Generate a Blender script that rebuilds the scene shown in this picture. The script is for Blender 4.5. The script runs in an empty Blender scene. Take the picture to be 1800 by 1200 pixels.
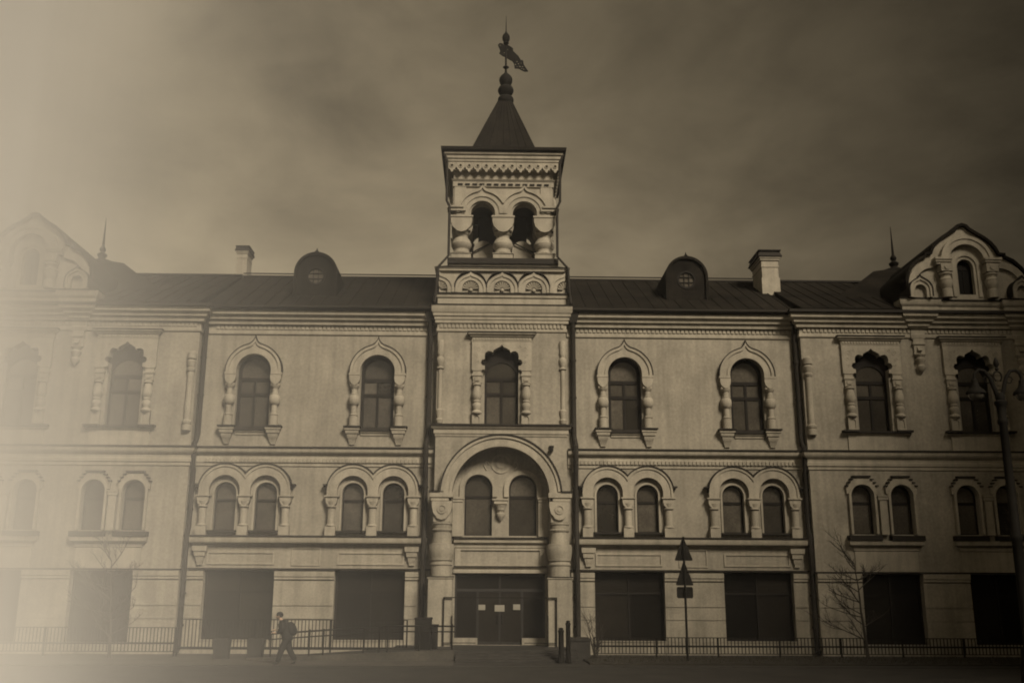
import bpy, bmesh, math, random
from mathutils import Vector, Matrix
from mathutils.geometry import delaunay_2d_cdt
random.seed(7)
R = math.radians
PI = math.pi
S = bpy.context.scene
COL = S.collection

# ------------------------------------------------------------------ camera
cam_d = bpy.data.cameras.new('camera'); cam = bpy.data.objects.new('camera', cam_d); COL.objects.link(cam)
cam_d.sensor_width = 36; cam_d.lens = 35.2; cam_d.clip_start = .1; cam_d.clip_end = 1500
yaw, pitch, roll = R(1.1587), R(14.2233), R(.2515)
f = Vector((math.sin(yaw)*math.cos(pitch), math.cos(yaw)*math.cos(pitch), math.sin(pitch)))
r = Vector((math.cos(yaw), -math.sin(yaw), 0)); u = r.cross(f)
r, u = r*math.cos(roll)+u*math.sin(roll), u*math.cos(roll)-r*math.sin(roll)
m3 = Matrix((r, u, -f)).transposed()
cam.matrix_world = Matrix.Translation((-.423, -44, 2.4)) @ m3.to_4x4()
S.camera = cam

# ------------------------------------------------------------------ sky, sun, exposure
SUN_EL, SUN_AZ = 36, 152          # azimuth clockwise from +Y (north = behind the building)
W = bpy.data.worlds.new('World'); S.world = W; W.use_nodes = True
nt = W.node_tree; nt.nodes.clear()
def N(t, **k):
    n = nt.nodes.new(t)
    for a, b in k.items(): setattr(n, a, b)
    return n
def math_node(tree, op, a, b=None, clamp=False):
    n = tree.nodes.new('ShaderNodeMath'); n.operation = op; n.use_clamp = clamp
    for i, v in enumerate((a, b)):
        if v is None: continue
        if isinstance(v, (int, float)): n.inputs[i].default_value = v
        else: tree.links.new(v, n.inputs[i])
    return n.outputs[0]
sky = N('ShaderNodeTexSky', sky_type='NISHITA', sun_disc=False)
sky.sun_elevation = R(SUN_EL); sky.sun_rotation = R(SUN_AZ); sky.dust_density = 3; sky.air_density = 1.5
bw = N('ShaderNodeRGBToBW'); nt.links.new(sky.outputs[0], bw.inputs[0])
tc = N('ShaderNodeTexCoord')
mp = N('ShaderNodeMapping'); mp.inputs['Scale'].default_value = (1.0, 1.0, 2.0); nt.links.new(tc.outputs['Generated'], mp.inputs[0])
cl = N('ShaderNodeTexNoise'); cl.inputs['Scale'].default_value = 2.6; cl.inputs['Detail'].default_value = 9; cl.inputs['Roughness'].default_value = .58; cl.inputs['Distortion'].default_value = .35
nt.links.new(mp.outputs[0], cl.inputs['Vector'])
cr = N('ShaderNodeMapRange'); cr.inputs[1].default_value = .3; cr.inputs[2].default_value = .72; cr.inputs[3].default_value = .42; cr.inputs[4].default_value = 1.6
c2 = N('ShaderNodeTexNoise'); c2.inputs['Scale'].default_value = 7.5; c2.inputs['Detail'].default_value = 8; c2.inputs['Roughness'].default_value = .6; c2.inputs['Distortion'].default_value = .5
nt.links.new(mp.outputs[0], c2.inputs['Vector'])
nt.links.new(math_node(nt, 'ADD', math_node(nt, 'MULTIPLY', cl.outputs['Fac'], .72), math_node(nt, 'MULTIPLY', c2.outputs['Fac'], .28)), cr.inputs[0])
dt = N('ShaderNodeVectorMath', operation='DOT_PRODUCT'); dt.inputs[1].default_value = (-.94, .22, -.1); nt.links.new(tc.outputs['Generated'], dt.inputs[0])
gr = N('ShaderNodeMapRange'); gr.interpolation_type = 'SMOOTHSTEP'
for i, v in ((1, -.5), (2, .38), (3, .08), (4, .68)): gr.inputs[i].default_value = v
nt.links.new(dt.outputs['Value'], gr.inputs[0])
k = math_node(nt, 'MULTIPLY', math_node(nt, 'MULTIPLY', bw.outputs[0], cr.outputs[0]), gr.outputs[0])
tint = N('ShaderNodeMix', data_type='RGBA', blend_type='MULTIPLY'); tint.inputs[0].default_value = 1
nt.links.new(k, tint.inputs[6]); tint.inputs[7].default_value = (1, .805, .51, 1)
bg = N('ShaderNodeBackground'); bg.inputs[1].default_value = .1; nt.links.new(tint.outputs[2], bg.inputs[0])
nt.links.new(bg.outputs[0], N('ShaderNodeOutputWorld').inputs[0])
sun_d = bpy.data.lights.new('sun', 'SUN'); sun_d.energy = 4.3; sun_d.angle = R(18); sun_d.color = (1, .88, .70)
sun = bpy.data.objects.new('sun', sun_d); COL.objects.link(sun)
sd = Vector((math.sin(R(SUN_AZ))*math.cos(R(SUN_EL)), math.cos(R(SUN_AZ))*math.cos(R(SUN_EL)), math.sin(R(SUN_EL))))
sun.rotation_euler = sd.to_track_quat('Z', 'Y').to_euler(); sun.location = sd*60
V = S.view_settings; V.view_transform = 'Standard'; V.look = 'None'; V.gamma = 1; V.exposure = .15; V.use_curve_mapping = False
S.cycles.volume_bounces = 10; S.cycles.max_bounces = 12; S.cycles.diffuse_bounces = 3
S.cycles.filter_width = 1.9
S.cycles.use_denoising = True

# ------------------------------------------------------------------ materials
def mat(name, col, rough=.8, var=.12, scale=1.5, bump=0., bscale=30, streak=0., spec=.3, metal=0., dirt=None):
    m = bpy.data.materials.new(name); m.use_nodes = True
    t = m.node_tree; b = t.nodes['Principled BSDF']
    b.inputs['Roughness'].default_value = rough; b.inputs['Metallic'].default_value = metal
    b.inputs['Specular IOR Level'].default_value = spec
    g = t.nodes.new('ShaderNodeNewGeometry')
    n1 = t.nodes.new('ShaderNodeTexNoise'); n1.inputs['Scale'].default_value = scale; n1.inputs['Detail'].default_value = 6; n1.inputs['Roughness'].default_value = .62
    t.links.new(g.outputs['Position'], n1.inputs['Vector'])
    mr = t.nodes.new('ShaderNodeMapRange')
    for i, v in ((1, .3), (2, .7), (3, 1-var), (4, 1+var)): mr.inputs[i].default_value = v
    t.links.new(n1.outputs['Fac'], mr.inputs[0]); val = mr.outputs[0]
    if streak:
        mp = t.nodes.new('ShaderNodeMapping'); mp.inputs['Scale'].default_value = (2.6, 2.6, .16); t.links.new(g.outputs['Position'], mp.inputs[0])
        n2 = t.nodes.new('ShaderNodeTexNoise'); n2.inputs['Scale'].default_value = 1.4; n2.inputs['Detail'].default_value = 5; t.links.new(mp.outputs[0], n2.inputs['Vector'])
        m2 = t.nodes.new('ShaderNodeMapRange')
        for i, v in ((1, .42), (2, .75), (3, 1), (4, 1-streak)): m2.inputs[i].default_value = v
        t.links.new(n2.outputs['Fac'], m2.inputs[0]); val = math_node(t, 'MULTIPLY', val, m2.outputs[0])
    if var > .05:
        n3 = t.nodes.new('ShaderNodeTexNoise'); n3.inputs['Scale'].default_value = scale*14; n3.inputs['Detail'].default_value = 3; t.links.new(g.outputs['Position'], n3.inputs['Vector'])
        m4 = t.nodes.new('ShaderNodeMapRange')
        for i, v in ((1, .3), (2, .7), (3, 1-var*.6), (4, 1+var*.6)): m4.inputs[i].default_value = v
        t.links.new(n3.outputs['Fac'], m4.inputs[0]); val = math_node(t, 'MULTIPLY', val, m4.outputs[0])
    mx = t.nodes.new('ShaderNodeMix'); mx.data_type = 'RGBA'; mx.blend_type = 'MULTIPLY'; mx.inputs[0].default_value = 1
    mx.inputs[6].default_value = (*col, 1); t.links.new(val, mx.inputs[7]); t.links.new(mx.outputs[2], b.inputs['Base Color'])
    if bump:
        nb = t.nodes.new('ShaderNodeTexNoise'); nb.inputs['Scale'].default_value = bscale; nb.inputs['Detail'].default_value = 5; t.links.new(g.outputs['Position'], nb.inputs['Vector'])
        bp = t.nodes.new('ShaderNodeBump'); bp.inputs['Strength'].default_value = bump; bp.inputs['Distance'].default_value = .02
        t.links.new(nb.outputs['Fac'], bp.inputs['Height']); t.links.new(bp.outputs[0], b.inputs['Normal'])
    return m
M = dict(
    wall=mat('plaster', (.222, .199, .157), .9, .2, .6, .4, 25, .26),
    trim=mat('moulding_plaster', (.257, .23, .181), .88, .17, 1.3, .3, 35, .24),
    stone=mat('pier_stone', (.225, .202, .158), .88, .2, .9, .35, 28, .3),
    flash=mat('sheet_metal_flashing', (.02, .017, .0135), .7, .15, 2, 0, 3, 0, .12),
    roof=mat('roof_sheet_metal', (.0125, .0105, .008), .85, .5, .7, .1, 6, .3, .08),
    frame=mat('window_timber', (.012, .010, .008), .75, .1, 3, 0, 3, 0, .12),
    glass=mat('window_glass', (.04, .035, .028), .08, .3, .8, .02, 3, 0, .55),
    shop=mat('shop_glass', (.01, .0085, .0065), .3, .2, .5, 0, 3, 0, .12),
    door=mat('door_panel', (.013, .011, .009), .55, .2, 2),
    iron=mat('painted_iron', (.009, .0078, .006), .8, .2, 5, 0, 3, 0, .1),
    pipe=mat('downpipe_metal', (.022, .019, .015), .7, .2, 2, 0, 3, 0, .12),
    asphalt=mat('asphalt', (.02, .0175, .014), .9, .45, .9, .6, 40),
    paving=mat('paving_stone', (.045, .04, .032), .88, .35, .8, .3, 30),
    granite=mat('dark_granite', (.022, .0195, .016), .8, .35, 3, .2, 40),
    soil=mat('bare_soil', (.02, .017, .012), .95, .3, 2, .6, 20),
    bark=mat('bark', (.03, .025, .019), .9, .2, 6),
    skin=mat('skin', (.32, .22, .15), .6, .05, 6),
    cloth=mat('dark_cloth', (.012, .011, .009), .9, .15, 6),
    pack=mat('backpack_fabric', (.01, .009, .0075), .8, .15, 6),
    shoe=mat('shoe_leather', (.02, .018, .015), .5, .1, 6),
    paper=mat('paper', (.2, .185, .15), .8, .05, 6),
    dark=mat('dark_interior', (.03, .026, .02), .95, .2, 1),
    milk=mat('lamp_glass', (.06, .054, .043), .25, .06, 3, 0, 3, 0, .5),
    sign=mat('sign_back_metal', (.011, .0095, .0075), .8, .25, 5, 0, 3, 0, .1),
    grass=mat('dead_grass', (.03, .026, .017), .95, .3, 4),
)

def vary(m, lo, hi):
    t = m.node_tree; bs = t.nodes['Principled BSDF']; src = bs.inputs['Base Color'].links[0].from_socket
    oi = t.nodes.new('ShaderNodeObjectInfo'); mr = t.nodes.new('ShaderNodeMapRange'); mr.inputs[3].default_value = lo; mr.inputs[4].default_value = hi
    t.links.new(oi.outputs['Random'], mr.inputs[0])
    mx = t.nodes.new('ShaderNodeMix'); mx.data_type = 'RGBA'; mx.blend_type = 'MULTIPLY'; mx.inputs[0].default_value = 1
    t.links.new(src, mx.inputs[6]); t.links.new(mr.outputs[0], mx.inputs[7]); t.links.new(mx.outputs[2], bs.inputs['Base Color'])
vary(M['glass'], .4, 1.8); vary(M['shop'], .5, 1.6)

# ------------------------------------------------------------------ geometry helpers
def inside(p, poly):
    x, y = p; c = False; j = len(poly)-1
    for i in range(len(poly)):
        xi, yi = poly[i]; xj, yj = poly[j]
        if (yi > y) != (yj > y) and x < (xj-xi)*(y-yi)/(yj-yi)+xi: c = not c
        j = i
    return c
class G:
    """collects boxes, plates with holes, lathes, mouldings and tubes; build() links them as one mesh object"""
    def __init__(s): s.v = []; s.f = []; s.sm = set()
    def add(s, vs, fs, smooth=False):
        o = len(s.v); s.v += [tuple(p) for p in vs]
        for fc in fs:
            if smooth: s.sm.add(len(s.f))
            s.f.append(tuple(i+o for i in fc))
        return s
    def box(s, x0, x1, y0, y1, z0, z1):
        return s.add([(x, y, z) for z in (z0, z1) for y in (y0, y1) for x in (x0, x1)],
                     [(0, 1, 3, 2), (4, 6, 7, 5), (0, 4, 5, 1), (2, 3, 7, 6), (0, 2, 6, 4), (1, 5, 7, 3)])
    def hexa(s, b, t):
        return s.add(list(b)+list(t), [(3, 2, 1, 0), (4, 5, 6, 7), (0, 1, 5, 4), (1, 2, 6, 5), (2, 3, 7, 6), (3, 0, 4, 7)])
    def plate(s, outer, holes=(), y0=0., y1=.1, back=True):
        """polygon in x,z (with holes) between y0 (front) and y1"""
        loops = [list(outer)]+[list(h) for h in holes]
        pts, ed = [], []
        for L in loops:
            o = len(pts); pts += L; ed += [(o+i, o+(i+1) % len(L)) for i in range(len(L))]
        vv, ee, ff, *_ = delaunay_2d_cdt([Vector(p) for p in pts], ed, [], 0, 1e-5)
        tri = []
        for t in ff:
            c = (sum(vv[i][0] for i in t)/len(t), sum(vv[i][1] for i in t)/len(t))
            if inside(c, loops[0]) and not any(inside(c, h) for h in loops[1:]): tri.append(tuple(t))
        n = len(vv)
        s.add([(p[0], y0, p[1]) for p in vv]+[(p[0], y1, p[1]) for p in vv], tri+([tuple(i+n for i in reversed(t)) for t in tri] if back else []))
        for L in loops:
            m = len(L)
            s.add([(x, y0, z) for x, z in L]+[(x, y1, z) for x, z in L], [(i, (i+1) % m, m+(i+1) % m, m+i) for i in range(m)])
        return s
    def lathe(s, prof, cx=0., cy=0., n=16, cap=True):
        vs, fs = [], []
        for rr, z in prof:
            vs += [(cx+rr*math.cos(2*PI*i/n), cy+rr*math.sin(2*PI*i/n), z) for i in range(n)]
        for k in range(len(prof)-1):
            fs += [(k*n+i, k*n+(i+1) % n, (k+1)*n+(i+1) % n, (k+1)*n+i) for i in range(n)]
        s.add(vs, fs, True)
        if cap:
            L = (len(prof)-1)*n
            s.add(vs, [tuple(range(n-1, -1, -1)), tuple(range(L, L+n))])
        return s
    def mould(s, prof, x0, x1, y=0., back=.3, rl=True, rr=True):
        """horizontal moulding: prof = (projection, z) bottom to top, mitred returns at its ends"""
        vs, fs = [], []
        for o, z in prof:
            a = x0-(o if rl else 0); b = x1+(o if rr else 0)
            vs += [(a, y+back, z), (a, y-o, z), (b, y-o, z), (b, y+back, z)]
        n = len(prof)
        for k in range(n-1):
            fs += [(k*4+i, k*4+i+1, k*4+i+5, k*4+i+4) for i in range(3)]
        fs += [(3, 2, 1, 0), (n*4-4, n*4-3, n*4-2, n*4-1)]
        return s.add(vs, fs)
    def tube(s, pts, rad, n=8):
        pts = [Vector(p) for p in pts]; rads = rad if isinstance(rad, (list, tuple)) else [rad]*len(pts)
        vs, fs = [], []; ref = None
        for i, p in enumerate(pts):
            d = (pts[min(i+1, len(pts)-1)]-pts[max(i-1, 0)]).normalized()
            a = d.cross(Vector((0, 1, 0)) if ref is None else ref.cross(d))
            if a.length < 1e-3: a = d.cross(Vector((1, 0, .1)))
            a.normalize(); b = d.cross(a); ref = a.cross(d).cross(a) if False else None
            vs += [p+(a*math.cos(2*PI*j/n)+b*math.sin(2*PI*j/n))*rads[i] for j in range(n)]
        for i in range(len(pts)-1):
            fs += [(i*n+j, i*n+(j+1) % n, (i+1)*n+(j+1) % n, (i+1)*n+j) for j in range(n)]
        s.add(vs, fs, True)
        return s.add(vs, [tuple(range(n-1, -1, -1)), tuple(range(len(vs)-n, len(vs)))])
    def sphere(s, c, rad, n=12, m=8, sq=(1, 1, 1)):
        vs, fs = [], []
        for k in range(m+1):
            a = PI*k/m
            vs += [(c[0]+sq[0]*rad*math.sin(a)*math.cos(2*PI*i/n), c[1]+sq[1]*rad*math.sin(a)*math.sin(2*PI*i/n), c[2]-sq[2]*rad*math.cos(a)) for i in range(n)]
        for k in range(m): fs += [(k*n+i, k*n+(i+1) % n, (k+1)*n+(i+1) % n, (k+1)*n+i) for i in range(n)]
        return s.add(vs, fs, True)
    def mesh(s, name, m):
        me = bpy.data.meshes.new(name); me.from_pydata(s.v, [], s.f)
        for i in s.sm: me.polygons[i].use_smooth = True
        bm = bmesh.new(); bm.from_mesh(me)
        bmesh.ops.remove_doubles(bm, verts=bm.verts, dist=1e-5)
        bmesh.ops.recalc_face_normals(bm, faces=bm.faces); bm.to_mesh(me); bm.free()
        me.set_sharp_from_angle(angle=R(40))
        me.materials.append(m); return me
CACHE = {}
def part(name, fn, m, parent=None, loc=(0, 0, 0), key=None, **props):
    """one mesh object; meshes made under the same key are shared"""
    if key is None or key not in CACHE:
        g = fn if isinstance(fn, G) else fn()
        me = g.mesh(name, M[m])
        if key is not None: CACHE[key] = me
    else: me = CACHE[key]
    o = bpy.data.objects.new(name, me); COL.objects.link(o)
    o.parent = parent; o.location = loc
    for a, b in props.items(): o[a] = b
    return o
def thing(name, label, cat, loc=(0, 0, 0), group=None):
    o = bpy.data.objects.new(name, None); COL.objects.link(o); o.location = loc
    o['label'] = label; o['category'] = cat
    if group: o['group'] = group
    return o
def struct(name, g, m): return part(name, g, m, kind='structure')

def arc(cx, cz, rad, a0, a1, n=14): return [(cx+rad*math.cos(R(a0+(a1-a0)*i/n)), cz+rad*math.sin(R(a0+(a1-a0)*i/n))) for i in range(n+1)]
def rect(x0, x1, z0, z1): return [(x0, z0), (x1, z0), (x1, z1), (x0, z1)]
def arch(cx, hw, zb, zs, n=16): return [(cx-hw, zb), (cx+hw, zb)]+arc(cx, zs, hw, 0, 180, n)
def ogee(hw, zs, apex, a=58, n=10, cx=0.):
    """open polyline from (hw,zs) over the pointed top to (-hw,zs)"""
    rt = arc(0, zs, hw, 0, a, n)
    x, z = rt[-1]; tx, tz = -math.sin(R(a)), math.cos(R(a))
    L = x*.62; c1 = (x+tx*L, z+tz*L); c2 = (0.03*hw, apex-(apex-z)*.45)
    for i in range(1, 9):
        t = i/8; q = [(1-t)**3, 3*t*(1-t)**2, 3*t*t*(1-t), t**3]
        rt.append((q[0]*x+q[1]*c1[0]+q[2]*c2[0], q[0]*z+q[1]*c1[1]+q[2]*c2[1]+q[3]*apex))
    return [(cx+p[0], p[1]) for p in rt]+[(cx-p[0], p[1]) for p in reversed(rt[:-1])]
def shoe(out, inn, zb):
    """closed band between two polylines that both run right to left, legs down to zb"""
    return [(out[0][0], zb)]+out+[(out[-1][0], zb), (inn[-1][0], zb)]+inn[::-1]+[(inn[0][0], zb)]

# ================================================================== THE GROUND
struct('ground', G().box(-400, 400, -400, 400, -.3, -.012), 'asphalt')
struct('pavement', G().box(-60, -1.72, -7.2, .3, -.2, .0), 'paving')
struct('forecourt', G().box(-1.715, 60, -7.2, .3, -.2, -.002), 'granite')
struct('flower_bed', G().box(3.2, 60, -6.4, -2.2, -.1, .06), 'soil')
struct('kerb', G().box(-60, 60, -7.36, -7.203, -.2, .012), 'granite')

# ================================================================== THE BUILDING
B = thing('museum_building', 'long ornate pale plastered museum with a central belfry tower and arched windows', 'building')
def b(name, g, m, loc=(0, 0, 0), key=None, parent=None, **k): return part(name, g, m, parent or B, loc, key, **k)

DW = 5.54, 11.06                    # centres of the double windows and of the openings of the main block
UW = 5.54, 11.05
SH = 5.55, 11.10
WX = 21.15                          # axis of a wing
def scallop(zb):
    h = [(.75, 11.9), (.75, 12.28), (.86, 12.30), (.93, 12.42), (.87, 12.55), (.75, 12.58), (.76, 12.72), (.73, 12.86), (.62, 12.95), (.49, 12.94), (.39, 12.88), (.36, 12.99), (.2, 13.09), (.08, 13.14)]
    return [(-.75, zb), (.75, zb)]+h+[(0, 13.25)]+[(-x, z) for x, z in reversed(h)]
def sh(poly, dx): return [(x+dx, z) for x, z in poly]

# ---- walls
for sg in (-1, 1):
    holes = []
    for c in SH: holes.append(rect(c-1.5, c+1.5, .56, 3.41))
    for c in DW:
        for d in (-.88, .88): holes.append(arch(c+d, .47, 5.06, 6.66))
    for c in UW: holes.append(arch(c, .75, 9.55, 12.12))
    holes = [[(sg*x, z) for x, z in h] for h in holes]
    b('wall', G().plate([(sg*2.9, -.1), (sg*13.48, -.1), (sg*13.48, 14.8), (sg*2.9, 14.8)], holes, 0, .45), 'wall')
    holes = []
    for c in (16.72, 21.36, 25.6): holes.append(rect(c-1.31, c+1.31, .46, 3.36))
    for c in (16.56, 21.16, 25.76):
        for d in (-.86, .86): holes.append(arch(c+d, .49, 5.02, 6.65))
    for c in (16.60, 21.2, 25.8): holes.append(sh(scallop(9.5), c))
    holes = [[(sg*x, z) for x, z in h] for h in holes]
    b('wall', G().plate([(sg*13.49, -.1), (sg*28.9, -.1), (sg*28.9, 14.8), (sg*13.49, 14.8)], holes, -.45, .05), 'wall')
# tower wall with the great arch cut through it, the tympanum set back inside
b('wall', G().plate([(-2.87, -.1), (2.87, -.1), (2.87, 15.7), (-2.87, 15.7)],
    [[(-2.1, .25), (2.1, .25), (2.1, 6.56)]+arc(0, 6.56, 2.1, 0, 180, 28)[1:-1]+[(-2.1, 6.56)], scallop(9.66)], -.5, .3), 'wall')
b('wall', G().plate(rect(-2.3, 2.3, .2, 8.9), [arch(-.97, .6, 4.9, 6.91), arch(.965, .6, 4.9, 6.91), rect(-1.93, 1.93, .38, 3.3)], .0, .29), 'wall')
b('wall', G().box(-2.87, 2.87, .31, 5.2, -.1, 16.5), 'wall')
for sg in (-1, 1):                  # rear of the block, simple
    b('wall', G().box(min(sg*2.9, sg*28.9), max(sg*2.9, sg*28.9), 12.2, 12.6, -.1, 14.8), 'wall')
    b('wall', G().box(min(sg*28.45, sg*28.9), max(sg*28.45, sg*28.9), .06, 12.19, -.1, 14.8), 'wall')

# ---- main cornice, belts, ledges
CORN = [(.0, 13.72), (.07, 13.78), (.07, 13.9), (.04, 13.93), (.04, 14.16), (.2, 14.2), (.22, 14.34), (.34, 14.40), (.36, 14.50), (.47, 14.57), (.5, 14.60), (.5, 14.79)]
def dentils(x0, x1, z0, z1, y0, y1, st=.19, w=.11):
    g = G(); n = int((x1-x0)/st); s = (x1-x0)/n
    for i in range(n): g.box(x0+s*(i+.5)-w/2, x0+s*(i+.5)+w/2, y0, y1, z0, z1)
    return g
BELT = [(0, 7.8), (.05, 7.84), (.05, 7.95), (.08, 7.98), (.08, 8.18), (.07, 8.2), (.07, 8.3), (.24, 8.4), (.27, 8.46), (.27, 8.60)]
for sg in (-1, 1):
    x0, x1 = sorted((sg*2.95, sg*13.3))
    b('cornice', G().mould(CORN, x0, x1, 0, .1, False, False), 'trim')
    b('cornice_dentils', dentils(x0+.4, x1-.2, 13.99, 14.16, -.09, -.03, .19, .13), 'trim', kind='stuff')
    b('eaves_gutter', G().box(x0, x1, -.64, .0, 14.795, 14.93).tube([(x0, -.66, 14.9), (x1, -.66, 14.9)], .07), 'flash')
    b('belt_course', G().mould(BELT, x0, x1, 0, .1, False, False), 'trim')
    b('belt_dentils', dentils(x0+.35, x1-.1, 8.0, 8.16, -.13, -.07, .17, .115), 'trim', kind='stuff')
    b('belt_flashing', G().box(x0, x1, -.33, 0, 8.604, 8.66), 'flash')
    a0, a1 = sorted((sg*3.5, sg*13.1))
    b('window_ledge', G().mould([(.06, 4.42), (.06, 4.5), (.3, 4.54), (.34, 4.6), (.34, 4.79)], a0, a1, 0, .1), 'trim')
    b('ledge_flashing', G().box(a0-.38, a1+.38, -.39, 0, 4.795, 4.85), 'flash')
    b('string_course', G().box(x0, x1, -.14, .02, 3.43, 3.49), 'flash')
    for c in (3.79, 12.81):
        b('corbel', lambda: G().mould([(.05, 3.6), (.1, 3.62), (.1, 3.74), (.13, 3.78), (.15, 3.95), (.2, 3.98), (.22, 4.16), (.27, 4.19), (.29, 4.4)], -.02, .02, 0, .05), 'trim', (sg*c, 0, 0), 'corbel')
    for c in SH:
        b('wall_panel', lambda: G().plate(rect(-1.44, 1.44, 3.64, 4.18), [rect(-1.36, 1.36, 3.71, 4.11)], -.045, .01), 'trim', (sg*c, 0, 0), 'wpanel')
    b('wall_panel', lambda: G().plate(rect(-.62, .62, 3.6, 4.36), [rect(-.57, .57, 3.65, 4.31)], -.04, .01), 'trim', (sg*8.32, 0, 0), 'wpanel2')
    w0, w1 = sorted((sg*13.49, sg*28.9))
    b('cornice', G().mould(CORN, w0, w1, -.45, .4, sg > 0, sg < 0), 'trim')
    b('cornice_dentils', dentils(w0+.1, w1-.1, 13.99, 14.16, -.54, -.48, .19, .13), 'trim', kind='stuff')
    b('eaves_gutter', G().box(w0-.6*(sg > 0), w1+.6*(sg < 0), -1.1, -.46, 14.795, 14.92), 'flash')
    b('belt_course', G().mould([(0, 7.75), (.05, 7.79), (.05, 7.9), (.1, 7.95), (.1, 8.08), (.06, 8.12), (.06, 8.24), (.22, 8.36), (.25, 8.44), (.25, 8.56)], w0, w1, -.45, .4, sg > 0, sg < 0), 'trim')
    b('belt_flashing', G().box(w0-.3*(sg > 0), w1+.3*(sg < 0), -.76, -.1, 8.564, 8.62), 'flash')
    b('string_course', G().box(w0-.1*(sg > 0), w1+.1*(sg < 0), -.57, -.44, 3.38, 3.44), 'flash')

# ---- ground floor piers: stacked blocks with open joints
def pier(x0, x1, y):
    c = (x0+x1)/2; h = (x1-x0)/2
    for z0, z1, o in ((.0, .5, .1), (.515, 1.395, .07), (1.42, 1.925, .07), (1.955, 2.97, .07)):
        b('pier_block', lambda: G().box(-h, h, -o, .06, z0, z1), 'stone', (c, y, 0), ('pb', round(h, 3), z0))
    b('pier_capital', lambda: G().mould([(.05, 3.0), (.1, 3.03), (.1, 3.12), (.14, 3.15), (.14, 3.36)], -h, h, 0, .06, False, False), 'stone', (c, y, 0), ('pc', round(h, 3)))
for sg in (-1, 1):
    for a, c in ((3.05, 4.05), (7.05, 9.6), (12.6, 13.3)): pier(*sorted((sg*a, sg*c)), 0)
    for a, c in ((13.5, 15.41), (18.03, 20.05), (22.67, 24.29), (26.91, 28.8)): pier(*sorted((sg*a, sg*c)), -.45)
    for c, hw in ((5.55, 1.5), (11.1, 1.5)): b('plinth', lambda: G().box(-1.495, 1.495, -.06, .05, 0, .52).box(-1.495, 1.495, -.1, .05, .52, .555), 'stone', (sg*c, 0, 0), 'plinth')
    for c in (16.72, 21.36, 25.6): b('plinth', lambda: G().box(-1.3, 1.3, -.06, .05, 0, .42).box(-1.3, 1.3, -.1, .05, .42, .455), 'stone', (sg*c, -.45, 0), 'plinth2')

# ---- shop windows of the ground floor
def shopwin(cx, y, hw, z0, z1):
    k = ('shop', hw)
    fr = b('shop_window', lambda: G().plate(rect(-hw, hw, z0, z1), [rect(-hw+.08, -.05, z0+.1, z1-.95), rect(.05, hw-.08, z0+.1, z1-.95), rect(-hw+.08, -.05, z1-.85, z1-.08), rect(.05, hw-.08, z1-.85, z1-.08)], 0, .1), 'frame', (cx, y, 0), k)
    for x0 in (-hw+.075, .045):
        for a, c in ((z0+.09, z1-.945), (z1-.855, z1-.075)):
            part('pane', lambda: G().box(0, hw-.12, 0, .02, 0, c-a), 'shop', fr, (x0, .05, a), ('sp', hw, round(c-a, 3)))
for sg in (-1, 1):
    for c in SH: shopwin(sg*c, .28, 1.5, .56, 3.41)
    for c in (16.72, 21.36, 25.6): shopwin(sg*c, -.17, 1.31, .46, 3.36)

# ---- upper windows of the main block
def upper_window(cx, y, zb, arched=True):
    t1, t2 = 11.73, 11.06; hw = .7 if arched else .745
    top = arch(0, hw+.09, zb-.1, 12.1) if arched else rect(-.95, .95, zb-.1, 13.28)
    zs = 12.1 if arched else 11.86
    lights = [arch(0, hw-.1, t1+.09, zs), rect(-hw+.1, -.055, t2+.07, t1-.07), rect(.055, hw-.1, t2+.07, t1-.07), rect(-hw+.1, -.055, zb+.08, t2-.08), rect(.055, hw-.1, zb+.08, t2-.08)]
    fr = b('window', lambda: G().plate(top, lights, 0, .11), 'frame', (cx, y, 0), ('uw', arched, zb))
    for i, L in enumerate(lights):
        part('pane', lambda: G().plate(L, (), 0, .02), 'glass', fr, (0, .05+.003*((i*7+int(abs(cx)*3)) % 3), 0), ('up', arched, zb, i))
def heart(hw, z0, z1, y0, y1, g=None):
    zz = z1-(z1-z0)*.28
    return (g or G()).plate([(-hw, zz), (-hw*.86, z0+(z1-z0)*.38), (-hw*.4, z0+.05), (0, z0), (hw*.4, z0+.05), (hw*.86, z0+(z1-z0)*.38), (hw, zz), (hw, z1), (-hw, z1)], (), y0, y1)
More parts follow.
